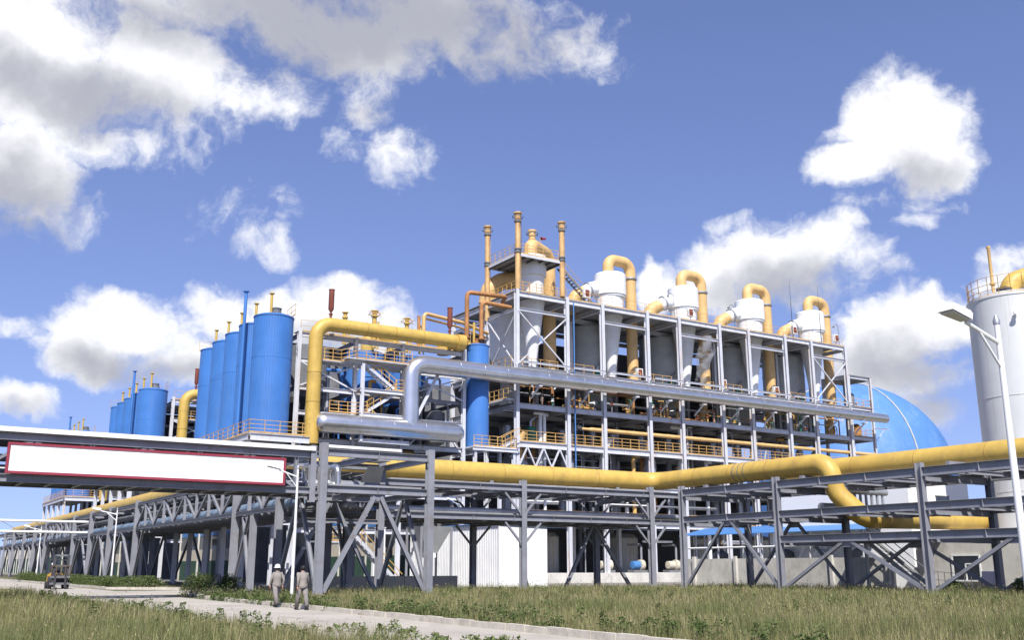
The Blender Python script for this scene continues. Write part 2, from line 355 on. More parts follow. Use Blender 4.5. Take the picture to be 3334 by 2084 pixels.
# middle rack, along u at v 62 and 69.2
mk = thing('pipe_rack', 'grey steel pipe rack in front of the white shed with knee braces', 'pipe rack', (40.3, 62, 0), 'grey steel pipe racks')
MU = [29.6, 40.3, 52.4]
for u in MU[1:]:
    Hcol(mk, u, 62, 0, 7.9, .43); Hcol(mk, u, 69.2, 0, 7.6, .42)
Hcol(mk, 29.6, 69.2, 0, 7.6)
for v in (62, 69.2):
    Hbeam(mk, (29.1, v, 7.3), (55.4, v, 7.3), .42, .3, stiff=3.4)
    Hbeam(mk, (29.1, v, 5.15), (56.8, v, 5.15), .4, .28, stiff=3.4)
for u in MU:
    for z in (7.05, 4.95): Hbeam(mk, (u, 62.2, z), (u, 69, z), .4, .22)
    for v in (62, 69.2):
        if u == 29.6 and v == 62: continue
        for z in (7.05, 4.95):
            for s in (-1, 1): Brace(mk, (u+s*.2, v, z-1.55), (u+s*1.55, v, z-.1), .14)
    part('duct_shoe', MB().box((u-1.0, 65.0, 7.3), (u-.7, 66.0, 8.05)), 'rack', mk)
for k in range(1, 9):
    u = 29.6 + k*2.6
    Hbeam(mk, (u, 62.15, 7.1), (u, 69.05, 7.1), .22, .16); Hbeam(mk, (u, 62.15, 4.98), (u, 69.05, 4.98), .22, .16)
Brace(mk, (46.6, 65.6, .2), (49.3, 65.6, 4.9), .24); Brace(mk, (53.0, 65.6, .2), (49.5, 65.6, 4.9), .24)
Hbeam(mk, (40.6, 65.6, 4.98), (52.2, 65.6, 4.98), .3, .2)
# junction tower, u 21.9..28.9, v 55..62
jk = thing('junction_tower', 'braced grey steel tower at the corner where the racks meet the gallery', 'steel tower', (25.4, 58.5, 0))
for u in (21.9, 28.9):
    for v in (55, 62): Hcol(jk, u, v, 0, 8.75 if v == 55 else 8.6, .43)
for v in (55, 62):
    Hbeam(jk, (22.1, v, 8.2), (28.7, v, 8.2), .42, .28, stiff=3.2); Hbeam(jk, (22.1, v, 6.1), (28.7, v, 6.1), .42, .28, stiff=3.2)
    Brace(jk, (22.2, v, .3), (25.2, v, 5.75), .24); Brace(jk, (28.6, v, .3), (25.6, v, 5.75), .24)
    part('gusset_plate', MB().box((24.95, v-.02, 5.5), (25.85, v+.02, 5.95)), 'rack', jk)
for u in (21.9, 25.4, 28.9):
    Hbeam(jk, (u, 55.2, 8.15), (u, 61.8, 8.15), .36, .24); Hbeam(jk, (u, 55.2, 6.05), (u, 61.8, 6.05), .36, .24)
for u in (21.9, 28.9):
    Brace(jk, (u, 55.2, .3), (u, 58.3, 5.75), .22, hd=U3); Brace(jk, (u, 61.8, .3), (u, 58.7, 5.75), .22, hd=U3)
for z in (4.6,):
    Hbeam(jk, (22.1, 62, z), (28.7, 62, z), .3, .22)
Hcol(jk, 21.25, 55, 5.3, 8.55, .34, plate=False)
# left rack, along v at u 21.9 and 28.9
lk = thing('pipe_rack', 'long grey truss pipe rack running away to the left behind the forklift', 'pipe rack', (21.9, 102.2, 0), 'grey steel pipe racks')
LV = [71, 102.2, 114.7, 125.6, 136.8, 160, 171.5, 183.5, 197, 210, 222]
LTR = {(71, 102.2), (136.8, 160)}
for v in LV:
    for u in (21.9, 28.9):
        Hcol(lk, u, v, 0, 7.95, .45)
        for z in (7.4, 5.1): Hbeam(lk, (22.2, v, z), (28.6, v, z), .4, .24) if u == 21.9 else None
segs = [(62.3, 71)] + list(zip(LV, LV[1:]))
for a, b in segs:
    for u in (21.9, 28.9):
        Hbeam(lk, (u, a+.3, 7.62), (u, b-.3, 7.62), .24, .26); Hbeam(lk, (u, a+.3, 5.3), (u, b-.3, 5.3), .26, .28)
    if (a, b) in LTR or b - a < 9.5:
        n = max(2, round((b-a)/3.4))
        for i in range(n):
            x0 = a+(b-a)*i/n; x1 = a+(b-a)*(i+1)/n
            for u in (21.9, 28.9):
                if i: part('truss_post', MB().hsec((u, x0, 5.4), (u, x0, 7.5), V3, .16, .2), 'rack', lk)
                p, q = ((x0, 7.45), (x1, 5.45)) if i % 2 == 0 else ((x0, 5.45), (x1, 7.45))
                Brace(lk, (u, p[0]+.1, p[1]), (u, q[0]-.1, q[1]), .17, hd=U3)
        for i in range(n*2):
            x = a+(b-a)*(i+.5)/(n*2)
            Hbeam(lk, (22.05, x, 5.26), (28.75, x, 5.26), .16, .14, name='cross_beam'); Hbeam(lk, (22.05, x, 7.56), (28.75, x, 7.56), .14, .12, name='cross_beam')
    else:
        for i in range(5):
            x = a+(b-a)*(i+.5)/5
            Hbeam(lk, (22.05, x, 5.26), (28.75, x, 5.26), .16, .14, name='cross_beam'); Hbeam(lk, (22.05, x, 7.56), (28.75, x, 7.56), .14, .12, name='cross_beam')
        mid = (a+b)/2
        for u in (21.9, 28.9):
            Brace(lk, (u, a+.3, .4), (u, mid-.2, 5.1), .22, hd=U3); Brace(lk, (u, b-.3, .4), (u, mid+.2, 5.1), .22, hd=U3)
for v in LV[:6]:
    for u in (21.9,): Brace(lk, (u, v-.2, .3), (u, v-3.0, 5.1), .2, hd=U3)
for u in (21.9, 28.9):
    Hcol(lk, u, 67, 0, 5.1, .4); Brace(lk, (u, 67.2, .4), (u, 69.2, 5.0), .2, hd=U3)

def shade_plates(t, axis, a0, a1, lo, hi, z, seed):  # gapped plates added to shade the rack members beneath them
    g_ = random.Random(seed); x = lo
    while x < hi - .3:
        w = g_.uniform(.5, 1.1); e = min(x+w, hi)
        b = MB().box((x, a0, z), (e, a1, z+.1)) if axis == 'v' else MB().box((a0, x, z), (a1, e, z+.1))
        part('tray', b, 'deck', t); x = e + g_.uniform(.12, .45)
shade_plates(rk, 'v', 15.2, 59.2, 57.0, 60.1, 5.56, 1); shade_plates(rk, 'v', 15.2, 59.2, 57.2, 60.2, 7.62, 2); shade_plates(rk, 'v', 15.2, 49.4, 58.2, 60.0, 3.86, 3)
shade_plates(mk, 'u', 29.8, 52.2, 62.4, 69.0, 5.4, 4); shade_plates(mk, 'u', 29.8, 55.0, 62.5, 68.9, 7.56, 5)
shade_plates(jk, 'u', 22.2, 28.6, 55.5, 58.0, 6.36, 6); shade_plates(jk, 'u', 25.8, 28.6, 60.0, 61.6, 8.46, 7)
shade_plates(lk, 'v', 62.5, 221, 24.4, 28.6, 5.48, 8); shade_plates(lk, 'v', 62.5, 221, 23.0, 28.5, 7.78, 9)

# gallery along u with the sign, at v 55..58.4
gk = thing('conveyor_gallery', 'grey trussed gallery bridge behind the long white sign, upper left', 'gallery', (6, 55, 5.8))
for v in (55, 58.4):
    Hbeam(gk, (-16, v, 8.0), (21.6, v, 8.0), .36, .26); Hbeam(gk, (-16, v, 5.95), (21.6, v, 5.95), .36, .26)
    for i in range(14):
        u = -15.5 + i*2.75
        part('truss_post', MB().hsec((u, v, 6.1), (u, v, 7.85), U3, .2, .2), 'rack', gk)
        if i < 13:
            p, q = ((u, 6.15), (u+2.75, 7.8)) if i % 2 else ((u, 7.8), (u+2.75, 6.15))
            Brace(gk, (p[0]+.12, v, p[1]), (q[0]-.12, v, q[1]), .15)
for i in range(28):
    u = -15.5 + i*1.36
    Hbeam(gk, (u, 55.1, 5.9), (u, 58.3, 5.9), .2, .14, name='cross_beam')
    if i % 2 == 0: Hbeam(gk, (u, 55.1, 7.95), (u, 58.3, 7.95), .18, .12, name='cross_beam')
part('cable_tray_cover', MB().box((-16, 54.72, 8.22), (21.3, 55.35, 8.46)), 'white', gk)
part('cable_tray_cover', MB().box((21.9, 54.95, 8.5), (26.9, 55.4, 8.66)), 'white', gk)
part('cable_tray_cover', MB().box((-16, 56.2, 8.22), (21.3, 58.5, 8.4)), 'deck', gk)
part('walkway_plate', MB().box((-16, 55.3, 6.15), (21.5, 57.0, 6.2)), 'mid_grey', gk)
for y, z, r in ((57.6, 6.55, .28), (56.8, 6.4, .16), (57.9, 7.2, .2)):
    part('pipe', MB().tube([(-16, y, z), (21.5, y, z)], r, 12), 'silver_dull' if r > .2 else 'mid_grey', gk, True)
# the sign: white panel in a red frame
sg = thing('sign_board', 'long blank white sign board in a red frame on the gallery', 'sign', (12.4, 54.6, 6.15))
part('panel', MB().box((5.4, 54.58, 6.26), (19.4, 54.66, 7.58)), 'sign_white', sg)
for a, b in (((5.3, 54.54, 7.56), (19.5, 54.70, 7.68)), ((5.3, 54.54, 6.15), (19.5, 54.70, 6.28))): part('frame_rail', MB().box(a, b), 'red', sg)
for a, b in (((5.3, 54.545, 6.285), (5.43, 54.695, 7.555)), ((19.37, 54.545, 6.285), (19.5, 54.695, 7.555))): part('frame_stile', MB().box(a, b), 'red', sg)

# ------------------------------------------------------------------ ducts and pipes
def bands(parent, p, q, r, step, m, w=.06, e=.025, name='weld_band'):
    P_, Q_ = Vector(p), Vector(q); L = (Q_-P_).length; d = (Q_-P_).normalized(); n = int(L/step)
    for i in range(1, n+1):
        c = P_ + d*(L*i/(n+1))
        part(name, MB().lathe(c, [(r-.01, -w/2), (r+e, -w/2), (r+e, w/2), (r-.01, w/2)], 24, axis=d, cap=False), m, parent, True)
yd = thing('yellow_duct', 'thick yellow gas duct bending along the tops of the grey racks', 'duct', (55.9, 65.5, 7.9))
part('duct_body', MB().tube([(95, 45.5, 5.3), (57.2, 45.5, 4.95), (56.1, 46.7, 6.7), (56, 47.0, 8.72), (56, 65.5, 8.72), (25, 65.5, 8.67), (25, 225, 8.67)], [.7]*9+[.66]*10+[.69, .71]+[.74]*60, 28, bend=1.5), 'yellow', yd, True)
bands(yd, (56, 48.5, 8.72), (56, 64, 8.72), .74, 4.2, 'yellow_seam', .05, .015); bands(yd, (54, 65.5, 8.72), (27, 65.5, 8.68), .74, 4.6, 'yellow_seam', .05, .015)
for k in range(3):
    part('hanger_strap', MB().lathe((56, 54.6+k*.55, 8.72), [(.735, -.03), (.76, -.03), (.76, .03), (.735, .03)], 24, axis=V3, cap=False), 'mid_grey', yd)
yr = thing('yellow_duct', 'rear yellow gas duct running parallel behind the bend, off to the right', 'duct', (58.7, 40, 7.9))
part('duct_body', MB().tube([(58.8, 53, 8.6), (58.8, 5, 8.6)], .76, 28), 'yellow', yr, True)
bands(yr, (58.8, 52, 8.6), (58.8, 6, 8.6), .76, 5.2, 'yellow_seam', .05, .015)
# finned grey exchangers on the racks
def harp(name, label, u0, u1, v, z0, z1, n, r=.26):
    t = thing(name, label, 'exchanger', ((u0+u1)/2, v, z0))
    part('header', MB().tube([(u0-.4, v, z1), (u1+.4, v, z1)], r, 16), 'silver_dull', t, True)
    part('header', MB().tube([(u0-2.4, v, z0), (u1+1.2, v, z0)], r*1.25, 16), 'silver_dull', t, True)
    for i in range(n):
        u = u0 + (u1-u0)*i/(n-1)
        part('tube', MB().tube([(u, v, z1), (u, v, z0)], r*.42, 8), 'silver_dull', t, True)
    return t
harp('pipe_harp', 'grey harp of upright tubes beside the yellow duct elbow', 58.3, 62.6, 47.9, 5.75, 7.0, 8, .24)
sm = thing('pipe_loop', 'silver looped pipes over a lying drum inside the junction tower', 'pipe', (24.5, 59, 6.2))
part('drum', MB().lathe((21.0, 59.6, 6.62), [(.05, 0), (.34, .1), (.42, .3), (.42, 6.3), (.34, 6.5), (.05, 6.62)], 20, axis=U3), 'silver_dull', sm, True)
for k in range(3):
    u = 22.5 + k*.85
    part('loop', MB().tube([(u, 59.5, 6.6), (u, 59.5, 7.75), (u, 58.3, 7.75), (u, 58.3, 6.5)], .2, 14, bend=.4), 'silver', sm, True)
part('feed_pipe', MB().tube([(17.5, 58.9, 6.55), (24.3, 58.9, 6.55), (24.3, 58.9, 7.7)], .17, 14, bend=.4), 'silver', sm, True)
part('dark_panel', MB().add([(26.0, 58.8, 6.9), (27.3, 58.8, 6.9), (27.6, 58.8, 7.95), (26.5, 58.8, 7.95), (26.0, 58.9, 6.9), (27.3, 58.9, 6.9), (27.6, 58.9, 7.95), (26.5, 58.9, 7.95)], [(0,1,2,3),(7,6,5,4),(0,4,5,1),(1,5,6,2),(2,6,7,3),(3,7,4,0)]), 'dark', sm)
# pipes lying in the racks
for i, (v, z, r, m_, nm) in enumerate(((63.3, 5.65, .22, 'silver_dull', 'pale insulated pipe lying nearest on the middle rack'), (64.3, 5.6, .16, 'blue_sheet', 'thin blue pipe lying on the middle rack'), (67.6, 5.7, .3, 'silver_dull', 'thicker insulated pipe at the back of the middle rack'))):
    p = tag(part('rack_pipe', MB().tube([(29.5, v, z), (56.5, v, z)], r, 12), m_, None, True, base=(29.5, v, z)), nm, 'pipe')
for i, (u, z, r, m_, nm) in enumerate(((23.6, 5.85, .38, 'pale_blue_pipe', 'pale blue pipe lying inside the long left rack'), (27.2, 5.8, .35, 'silver_dull', 'silver insulated pipe at the back of the long left rack'), (22.7, 6.7, .16, 'mid_grey', 'thin dark pipe nearest in the long left rack'), (24.9, 6.95, .2, 'rack', 'thin grey pipe high in the long left rack'), (26.1, 6.3, .3, 'mid_grey', 'dark pipe in the middle of the long left rack'), (28.1, 6.9, .2, 'mid_grey', 'dark pipe along the far side of the long left rack'))):
    tag(part('rack_pipe', MB().tube([(u, 63, z), (u, 222, z)], r, 12), m_, None, True, base=(u, 63, z)), nm, 'pipe')
for i, (z, nm) in enumerate(((6.75, 'upper thin white pipe bridge crossing at far left'), (5.55, 'lower thin white pipe bridge crossing at far left'))):
    t = thing('pipe_bridge', nm, 'pipe', (10, 126, z))
    part('pipe', MB().tube([(-20, 126, z), (21.6, 126, z)], .14, 10), 'white', t, True)
    for k in range(12): part('hanger', MB().bar((-18+k*3.4, 126, z-.12), (-16.6+k*3.4, 126, z-.9), .05), 'mid_grey', t)

# big silver pipe on the facade
sp_ = thing('silver_pipe', 'big silver insulated pipe crossing the facade from a riser', 'pipe', (44.4, 88.3, 13.8))
part('header', MB().lathe((34.1, 88.3, 14.9), [(.1, 0), (.55, .12), (.86, .45), (.95, .9), (.95, 15.1), (.86, 15.5), (.55, 15.85), (.1, 15.97)], 28, axis=U3), 'silver', sp_, True)
part('riser', MB().tube([(44.0, 88.3, 14.9), (44.0, 88.3, 21.6), (58, 88.3, 21.6)], .9, 28, bend=1.5), 'silver', sp_, True)
part('run', MB().tube([(57.9, 88.3, 21.62), (70, 88.3, 21.66)], [.82, .8], 28), 'silver', sp_, True)
part('run', MB().tube([(69.9, 88.3, 21.66), (117.6, 88.3, 21.7)], [.66, .62], 28), 'silver', sp_, True)
bands(sp_, (46.5, 88.3, 21.6), (58, 88.3, 21.6), .9, 3.6, 'silver', .05, .02, 'cladding_band'); bands(sp_, (58, 88.3, 21.62), (70, 88.3, 21.66), .82, 3.0, 'silver', .05, .02, 'cladding_band')
bands(sp_, (70, 88.3, 21.66), (117, 88.3, 21.7), .65, 5.2, 'silver', .06, .03, 'cladding_band'); bands(sp_, (35, 88.3, 14.9), (49, 88.3, 14.9), .95, 3.6, 'silver', .05, .015, 'cladding_band')
bands(sp_, (44, 88.3, 16.2), (44, 88.3, 20.4), .9, 2.4, 'silver', .05, .015, 'cladding_band')
for u in [50.5, 59.5, 66.3, 73, 78, 83.4, 89.5, 95.5, 101.4, 107.5, 113]:
    part('bracket', MB().bar((u, 89.9, 19.6), (u, 88.2, 20.75), .14).box((u-.2, 87.9, 20.66), (u+.2, 88.7, 20.82)), 'frame', sp_)

# ------------------------------------------------------------------ main process frame
BU = [57.8 + s for s in (0, 6.8, 11.9, 18.7, 23.8, 30.6, 35.7, 42.5, 47.6, 54.5)]
VF, VB = 90.1, 104.5
mf = thing('process_building', 'tall pale steel process frame of open decks and columns', 'steel frame', (57.8, 90.1, 0))
for i, u in enumerate(BU):
    part('column', MB().hsec((u, VF, 1), (u, VF, 31.9), V3, .5, .42, .03, .04), 'frame', mf)
    for v in (96.5, VB): part('column', MB().hsec((u, v, 1), (u, v, 31.5 if v == 96.5 else 30.8), V3, .45, .4, .03, .04), 'frame', mf)
LEVELS = [(31.35, .55), (29.6, .36), (23.0, .42), (22.1, .3), (18.75, .55), (14.55, .6), (10.3, .5), (6.2, .45)]
for a, b in zip(BU, BU[1:]):
    for z, h in LEVELS:
        if z == 29.6 and b - a < 6: continue
        Hbeam(mf, (a+.2, VF, z), (b-.2, VF, z), h, .3, 'frame')
    for z in (31.2, 23.0, 18.75, 14.55, 10.3): Hbeam(mf, (a+.2, 96.5, z), (b-.2, 96.5, z), .5, .3, 'frame')
    for z in (31.2, 23.0, 18.75, 14.55): Hbeam(mf, (a+.2, VB, z), (b-.2, VB, z), .5, .3, 'frame')
for u in BU:
    for z in (31.2, 22.95, 18.7, 14.5, 10.3): Hbeam(mf, (u, VF+.25, z), (u, VB-.25, z), .5, .28, 'frame')
for z, v0 in ((31.66, 90.15), (23.24, 91.0), (19.06, 90.4), (14.88, 90.3), (10.58, 90.4), (6.46, 90.4), (.9, 89.3)):
    part('deck_slab', MB().box((57.6, v0, z), (112.5, VB+.2, z+.08 if z > 1 else 1.05)), 'deck' if z > 1 else 'concrete', mf)
part('ground_slab_edge', MB().box((50.5, 88.9, 0), (112.7, 89.32, 1.0)), 'concrete', mf)
# narrow double walkway beams below deck at 23
for a, b in zip(BU, BU[1:]):
    part('walkway_beam', MB().hsec((a+.3, 89.2, 23.5), (b-.3, 89.2, 23.5), Z3, .22, .16), 'frame', mf)
    part('walkway_beam', MB().hsec((a+.3, 89.4, 22.75), (b-.3, 89.4, 22.75), Z3, .2, .16), 'frame', mf)
for u in BU: part('outrigger', MB().hsec((u, 89.0, 23.2), (u, 90.0, 23.2), Z3, .2, .14), 'frame', mf)
# X braces of end bays
for a, b in ((BU[0], BU[1]), (BU[-2], BU[-1])):
    for p, q in (((a, 23.3), (b, 29.4)), ((b, 23.3), (a, 29.4))): part('brace', MB().bar((p[0], 90.0 if q[0] > p[0] else 89.86, p[1]), (q[0], 90.0 if q[0] > p[0] else 89.86, q[1]), .16, .12), 'frame', mf)
    for p, q in (((a+.2, 22.9), (a+2.0, 20.9)), ((b-.2, 22.9), (b-2.0, 20.9))): part('brace', MB().bar((p[0], 89.95, p[1]), (q[0], 89.95, q[1]), .14), 'frame', mf)
# W braces of the first bay below the deck
a, b = BU[0], BU[1]
xs = [a+.2+(b-a-.4)*k/6 for k in range(7)]
for k in range(6):
    z0, z1 = (12.2, 14.3) if k % 2 == 0 else (14.3, 12.2)
    part('brace', MB().bar((xs[k], 90.0, z0), (xs[k+1], 90.0, z1), .16), 'frame', mf)
part('brace', MB().bar((xs[1]+.9, 90.0, 12.0), (xs[0]+.2, 90.0, 10.4), .16), 'frame', mf); part('brace', MB().bar((xs[4]-.1, 90.0, 12.3), (xs[6], 90.0, 10.5), .16), 'frame', mf)
part('brace', MB().hsec((a+.2, 89.98, 12.15), (b-.2, 89.98, 12.15), Z3, .12, .1), 'frame', mf)
# left side facade braces, beams
for z, h in ((31.35, .55), (29.6, .36), (23.0, .42), (18.75, .55)):
    Hbeam(mf, (57.8, 90.4, z), (57.8, 96.3, z), h, .3, 'frame', name='side_beam') if z in (29.6,) else None
for p, q in (((90.3, 23.3), (96.3, 29.4)), ((96.3, 23.3), (90.3, 29.4))): part('brace', MB().bar((57.75 + (.0 if q[0] > p[0] else .16), p[0], p[1]), (57.75 + (.0 if q[0] > p[0] else .16), q[0], q[1]), .13), 'frame', mf)
for z in (29.6, 23.0): Hbeam(mf, (57.8, 96.7, z), (57.8, 104.3, z), .36, .28, 'frame', name='side_beam')
# backing panels added so the open decks look dark inside, bay by bay
for i, (a, b) in enumerate(zip(BU, BU[1:])):
    if i < 8:
        for z0, z1 in ((1.05, 6.44), (6.58, 10.55), (10.7, 14.85), (15, 18.95), (19.15, 23.2))[:5 if i < 7 else 3] + (() if i > 6 else ((23.4, 29.9),) if b - a > 6 else ((23.4, 30.9),)):
            part('dark_backing', MB().box((a+.22, VB+.02, z0), (b-.22, VB+.1, z1)), 'mid_grey', mf)
for z0, z1 in ((6, 13), (13.4, 18.4), (18.8, 23)): part('dark_backing', MB().box((51.5, VB+.02, z0), (57.55, VB+.1, z1)), 'mid_grey', mf)
# handrails of the decks
for a, b in zip(BU, BU[1:]):
    part('handrail', MB().rail([(a+.25, 90.42, 14.96), (b-.25, 90.42, 14.96)], 1.15, 1.15, .06, (1.0, .66, .33)), 'rail_yellow', mf)
    if (b - a) < 6 or a == BU[0]: part('handrail', MB().rail([(a+.25, 91.1, 23.3), (b-.6, 91.1, 23.3)], 1.1, 1.3, .06), 'rail_yellow', mf)
    else: part('handrail', MB().rail([(b-2.0, 91.1, 23.3), (b-.4, 91.1, 23.3)], 1.1, 1.3, .06), 'rail_yellow', mf)
    part('handrail', MB().rail([(a+.1, 90.2, 31.74), (b-.1, 90.2, 31.74)], 1.15, 1.7, .035, (1.0, .5)), 'rail_yellow', mf)
part('handrail', MB().rail([(57.7, 96.4, 23.3), (57.7, 91.0, 23.3)], 1.1, 1.3, .06), 'rail_yellow', mf)
part('handrail', MB().rail([(57.75, 95.9, 31.74), (57.75, 90.2, 31.74), (64.3, 90.2, 31.74)], 1.15, 1.0, .06, (1.0, .66, .33)), 'rail_yellow', mf)
part('handrail', MB().rail([(57.0, 94.5, 19.6), (57.0, 90.6, 19.6)], 1.1, 1.0, .06), 'rail_yellow', mf); part('side_balcony', MB().box((56.6, 90.3, 19.3), (57.6, 95, 19.5)), 'frame', mf)
# drain pipe in blue beside the second column
part('drain_pipe', MB().tube([(65.35, 89.75, 11), (65.35, 89.75, 31.3)], .07, 8), 'blue_sheet', mf, True)
# end tower at the right end
et = thing('end_tower', 'slim lower steel tower at the right end of the process frame', 'steel tower', (116, 91, 0))
for u in (113.2, 117.8):
    for v in (90.6, 95): part('column', MB().hsec((u, v, 1), (u, v, 27.9), V3, .36, .34), 'frame', et)
for z in (27.6, 23.2, 19, 14.8):
    for v in (90.6, 95): Hbeam(et, (113.2, v, z), (117.6, v, z), .4, .25, 'frame')
    for u in (113.2, 117.8): Hbeam(et, (u, 90.8, z), (u, 94.8, z), .4, .25, 'frame')
    part('deck_slab', MB().box((113, 90.4, z+.22), (118, 95.2, z+.28)), 'deck', et)
    if z < 27: part('handrail', MB().rail([(113.4, 90.7, z+.3), (117.7, 90.7, z+.3), (117.7, 94.8, z+.3)], 1.1, 1.4, .055), 'rail_yellow', et)
part('machine', MB().lathe((115.8, 92.6, 24.3), [(.2, 0), (.6, .1), (.6, 1.2), (.3, 1.5)], 16).box((115.2, 92, 23.5), (116.4, 93.2, 24.25)), 'mid_grey', et)
part('machine', MB().lathe((116.6, 92.6, 19.6), [(.2, 0), (.7, .1), (.7, 1.4), (.3, 1.8)], 16).box((115.8, 91.8, 19.3), (117.4, 93.4, 19.65)), 'rusty', et)
part('outrigger_beam', MB().hsec((117.8, 90.4, 20.6), (121, 90.4, 20.7), Z3, .16, .14).bar((119.9, 90.4, 20.6), (118, 90.4, 18.9), .08), 'frame', et)

# cyclones with their yellow goosenecks
def cyclone(k, label):
    u, v = (61.8, 92.9) if k == 0 else (74.1 + (k-1)*12.05, 94)
    t = thing('cyclone', label, 'cyclone', (u, v, 23.3), 'white cyclone separators')
    if k == 0:
        part('barrel', MB().lathe((u, v, 0), [(1.5, 34.6), (1.62, 34.6), (1.62, 37.0), (1.5, 37.05), (1.0, 37.1)], 36), 'white', t, True)
        part('lower_barrel', MB().lathe((u, v, 0), [(1.05, 30.2), (1.3, 32), (1.35, 34.65)], 32), 'white', t, True)
    else:
        part('barrel', MB().lathe((u, v, 0), [(1.75, 34.3), (1.98, 34.3), (1.98, 36.95), (1.8, 37.1), (.9, 37.12)], 40), 'white', t, True)
        part('scroll_rim', MB().lathe((u+.05, v, 0), [(1.7, 34.0), (1.86, 34.05), (1.86, 34.32), (1.7, 34.33)], 40), 'white', t, True)
        part('lower_barrel', MB().lathe((u-.1, v, 0), [(1.55, 31.4), (1.66, 33.0), (1.7, 34.1)], 36), 'white', t, True)
    part('cone', MB().lathe((u-.1, v, 0), [(.42, 23.5), (.5, 24.4), (.72, 26), (1.2, 29.6), (1.5, 31.5)], 32), 'white', t, True)
    part('outlet_pipe', MB().lathe((u-.1, v, 0), [(.6, 23.3), (.6, 23.5), (.45, 23.55), (.45, 24.3), (.56, 24.35), (.56, 24.6)], 20), 'white', t, True)
    if k:
        part('inlet_duct', MB().tube([(u-1.4, v+.4, 35.3), (u-2.6, v+.5, 35.0), (u-3.5, v+.7, 34.5)], [.95, .85, .78], 20), 'white', t, True)
        part('inlet_elbow', MB().tube([(u-3.45, v+.7, 34.5), (u-4.6, v+1.0, 33.9), (u-5.3, v+1.3, 32.2), (u-5.3, v+1.3, 31.6)], .8, 20, bend=1.0), 'pale_yellow', t, True)
        part('expansion_joint', MB().lathe((u-2.9, v+.6, 34.85), [(.8, -.1), (.98, -.1), (.98, .1), (.8, .1)], 20, axis=(-.9, .15, -.4)), 'silver_dull', t, True)
    return t
ORD = ['first', 'second', 'third', 'fourth', 'last']
CYL = ['white cyclone under the tall vent tower platform', 'white cyclone nearest to the right of the vent tower', 'second white cyclone to the right of the vent tower', 'third white cyclone right of the vent tower', 'rightmost and smallest-looking white cyclone on the process frame']
GOL = ['yellow gooseneck arching over the platform of the vent tower', 'tallest-looking pale yellow gooseneck, nearest right of the vent tower', 'second pale yellow gooseneck right of the vent tower', 'third pale yellow gooseneck right of the vent tower', 'rightmost pale yellow gooseneck on the process frame']
for k in range(5):
    cyclone(k, CYL[k])
    t = None
    u = 62.4 if k == 0 else 74.1 + (k-1)*12.05
    t = thing('gooseneck_pipe', GOL[k], 'pipe', (u+1.4, 94, 23.3), 'yellow gooseneck pipes')
    if k == 0:
        part('pipe', MB().tube([(61.5, 92.9, 36.9), (61.5, 92.9, 38.6), (66.0, 95.6, 38.6), (66.0, 95.6, 23.5)], .78, 24, bend=1.15), 'pale_yellow', t, True)
        part('flange', MB().lathe((66.0, 95.6, 31.9), [(.76, -.12), (.95, -.12), (.95, .12), (.76, .12)], 24), 'pale_yellow', t, True)
    else:
        part('pipe', MB().tube([(u-.25, 94, 37.0), (u-.25, 94, 39.1), (u+3.25, 94, 39.1), (u+3.25, 94, 23.3)], .7, 24, bend=1.2), 'pale_yellow', t, True)
        part('flange', MB().lathe((u+3.25, 94, 37.0), [(.68, -.1), (.86, -.1), (.86, .1), (.68, .1)], 24), 'silver_dull', t, True)
        part('leg_pipe', MB().tube([(u+3.0, 94.2, 23.2), (u+2.6, 94.2, 19.4)], .55, 16), 'pale_yellow', t, True)
# large grey vessels behind the cyclones
for k in range(5):
    u = [62.4, 74.1, 86.15, 98.2, 109.2][k]
    vv, rr = 98.7, 2.95
    t = thing('reactor_vessel', ['pale vessel with a sloping cone at the left side of the process frame', 'big grey vessel inside the frame right of the vent tower', 'big grey vessel seen between first and second plain cyclones', 'big grey vessel seen between second and third plain cyclones', 'big grey vessel seen between third and last plain cyclones'][k], 'vessel', (u, vv, 19.2), 'large vessels inside the process frame')
    m_ = 'vessel' if k else 'white'
    part('shell', MB().lathe((u, vv, 0), [(.9, 19.3), (1.0, 22.4), (rr, 27.2), (rr, 30.9)] if k == 0 else [(.9, 19.2), (rr, 20.6), (rr, 30.9)], 44), m_, t, True)
    part('girth_ring', MB().lathe((u, vv, 28.4), [(rr-.02, -.06), (rr+.06, -.06), (rr+.06, .06), (rr-.02, .06)], 44, cap=False), m_, t, True)
    for sd in (-1, 1): part('saddle_leg', MB().box((u+sd*rr*.8-.18, vv-rr*.7-.2, 19.15), (u+sd*rr*.8+.18, vv-rr*.7+.2, 22.6)), 'frame', t)

# vent tower above the first bay
vt = thing('vent_tower_platform', 'square steel platform with handrails held above the frame corner', 'platform', (61, 93.2, 31.75))
part('deck_slab', MB().box((57.9, 90.2, 36.02), (64.1, 96.4, 36.2)), 'deck', vt)
for i in range(6): part('deck_beam', MB().hsec((58.0+i*1.2, 90.25, 35.88), (58.0+i*1.2, 96.35, 35.88), Z3, .24, .14), 'mid_grey', vt)
for a, b in (((57.9, 90.1), (64.1, 90.1)), ((57.9, 96.5), (64.1, 96.5))): part('edge_beam', MB().bar((*a, 36.0), (*b, 36.0), .1, .32), 'frame', vt)
for a, b in (((57.8, 90.1), (57.8, 96.5)), ((64.2, 90.1), (64.2, 96.5))): part('edge_beam', MB().bar((*a, 36.0), (*b, 36.0), .1, .32), 'frame', vt)
part('handrail', MB().rail([(58.3, 90.2, 36.2), (63.6, 90.2, 36.2)], 1.15, 1.1, .05, (1, .66, .33)).rail([(57.9, 90.6, 36.2), (57.9, 96.0, 36.2)], 1.15, 1.1, .05, (1, .66, .33)), 'rail_yellow', vt)
st = MB()
for s in (-.4, .4): st.bar((65.0, 92+s, 36.0), (70.0, 92+s, 31.8), .06, .25)
part('stair_stringer', st, 'mid_grey', vt)
